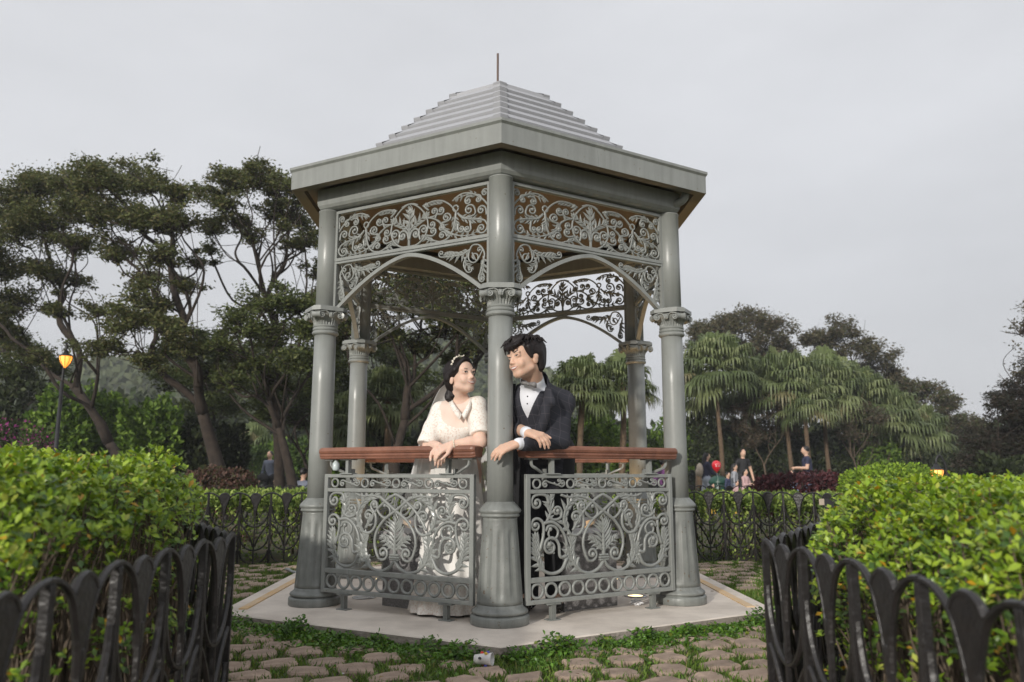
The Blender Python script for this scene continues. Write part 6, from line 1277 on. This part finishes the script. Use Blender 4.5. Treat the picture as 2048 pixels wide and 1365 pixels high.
# bow tie, studs
bt = px_y(1057, 768, -1.345); m = MB(); tx = unit(gx_*.9+np.array([-.05, 0, -.12])*0+np.array([0, 0, .10])); tz = unit(np.cross(tx, gy_))
for sd in (-1, 1):
    V = []
    for u_, hw_, y_ in ((0, .006, .008), (.3, .012, .013), (.75, .019, .010), (1, .017, .004)):
        c = bt+tx*sd*.046*u_; V += [c+tz*hw_-gy_*.002, c+gy_*y_, c-tz*hw_-gy_*.002, c-gy_*.008]
    m.add(np.array(V)-GO, [[i_*4+r_, i_*4+(r_+1) % 4, (i_+1)*4+(r_+1) % 4, (i_+1)*4+r_] for i_ in range(3) for r_ in range(4)]+[[12, 13, 14, 15]])
m.ball(bt-GO+gy_*.004, (.009, .009, .010), 10); m.build('bow_tie', M_TIE, groom, True)
SV = np.empty(len(shirt.data.vertices)*3); shirt.data.vertices.foreach_get('co', SV); SV = SV.reshape(-1, 3)+GO; su, sv, sdp = 1024+FPX*((SV-CAM)@_r)/((SV-CAM)@_fw), 682.5-FPX*((SV-CAM)@_up)/((SV-CAM)@_fw), (SV-CAM)@_fw
for u_, v_ in ((1054, 790), (1051, 808)):
    k_ = np.nonzero(np.hypot(su-u_, sv-v_) < 4)[0]; m = MB(); m.ball(SV[k_[np.argmin(sdp[k_])]]-GO, .0045, 8); m.build('stud', M_IRIS, groom, True)
f = Fig(.008)
for sd in (-1, 1): f.chain([gp+np.array([sd*.085, 0, -.02]), np.array([.26+sd*.09, -.84, .5]), np.array([.255+sd*.085, -.83, .06])], [.105, .085, .065], 0, .03)
f.build('trousers', [M_TROU], groom, GO)
def flr(G): return G[..., 2]-.004
for sd in (-1, 1):
    f = Fig(.005); f.cap(np.array([.255+sd*.085, -.82, .045]), np.array([.24+sd*.085, -.96, .036]), .042, .036, 0, .012); f.sub(flr, .002); f.build('shoe', [mat('black_shoe', (.012, .009, .008), rough=.2, spec=.6)], groom, GO)
# ================================================================== litter and small things
c = px_z(950, 1330, -.045); m = MB(); cup = empty('paper_cup', (c[0], c[1], -.022)); tag(cup, 'white paper cup with red and yellow spots lying in the weeds', 'cup'); cup.rotation_euler = (PI/2*.96, 0, math.radians(72))
M_CUP = mat('white_paper', (.75, .73, .72), rough=.6); m.lathe([(.019, 0), (.026, .075), (.027, .078), (.0245, .078), (.018, .004), (.0, .004)], 20); m.build('cup_wall', M_CUP, cup, True)
for k, (a, z, cl) in enumerate([(1.2, .03, (.7, .04, .03)), (2.0, .055, (.75, .5, .05)), (2.8, .03, (.05, .05, .05)), (1.6, .06, (.1, .1, .5)), (-1.2, .03, (.7, .04, .03)), (-.4, .05, (.75, .5, .05)), (.4, .03, (.7, .05, .04)), (-2, .05, (.1, .1, .5)), (-1.0, .06, (.75, .5, .05)), (-1.7, .022, (.05, .05, .05))]):
    m = MB(); r = .0205+.0068*z/.075+.0022; m.ball((r*math.cos(a), r*math.sin(a), z), (.006, .006, .008), 8); m.build('spot', mat('cup_print_%d' % k, cl, rough=.6), cup, True)
M_TIS = mat('white_tissue', (.78, .78, .79), rough=.8); rs = np.random.default_rng(8)
for u, v, z, sz, lab in ((1275, 1211, .001, .040, 'crumpled white tissue on the slab beside the right panel foot'), (1262, 1312, -.05, .008, 'scrap of white paper among the stones at right'), (686, 1349, -.05, .006, 'tiny scrap of white paper among the stones at left')):
    c = px_z(u, v, z); bm = bmesh.new(); bmesh.ops.create_icosphere(bm, subdivisions=3, radius=1)
    for q in bm.verts:
        d = .7+.35*math.sin(q.co.x*4+q.co.y*3)*math.sin(q.co.z*5+1)+.18*rs.normal(); q.co = Vector((q.co.x*1.0*d, q.co.y*.7*d, max(-.35, q.co.z*.55*d)))*sz; 
    me = bpy.data.meshes.new('tissue'); bm.to_mesh(me); bm.free(); me.materials.append(M_TIS); tag(inst('tissue', me, None, (c[0], c[1], c[2]+.35*sz+.001)), lab, 'litter')
# clear bottle tucked under the left rail
c = px_y(672, 931, -.80); m = MB(); m.lathe([(.0, -.03), (.018, -.03), (.02, -.02), (.02, .01), (.010, .024), (.008, .034), (.0, .035)], 14); o = m.build('bottle', mat('pale_plastic', (.55, .62, .62), rough=.15), None, True, loc=tuple(c)); tag(o, 'small pale plastic bottle wedged in the bracket under the left handrail', 'bottle')
# grey pipe stub lying by the slab at left
a = px_z(572, 1139, -.03); b = px_z(588, 1145, -.03); m = MB(); m.tube(catmull([a, (a*2+b)/3+np.array([0, 0, .006]), b, b+np.array([.10, -.02, .0])], 5), .012, 8); o = m.build('pipe', mat('grey_plastic', (.35, .36, .36), rough=.5), None, True); tag(o, 'grey plastic pipe lying in the grass by the left edge of the slab', 'pipe')
# fallen leaves on the slab and stones
n = 70; x = rng.uniform(-2.2, 2.2, n); y = rng.uniform(-3.0, .6, n); z = np.where(in_hex(x, y, 1.78), .004, ground_z(x, y)+.03); N = rng.normal(0, .15, (n, 3)); N[:, 2] += 1; D = rdir(n); D[:, 2] *= .1
m = MB(); scatter(m, np.stack([x, y, z], 1), D, N, rng.uniform(.012, .03, n), rng.uniform(.008, .015, n), mixcol(n, [(.22, .12, .04), (.14, .08, .035), (.3, .22, .06)]))
tag(m.build('fallen_leaves', M_LEAFD, color=True), 'dry fallen leaves scattered on the slab and paving', 'leaves', kind='stuff')
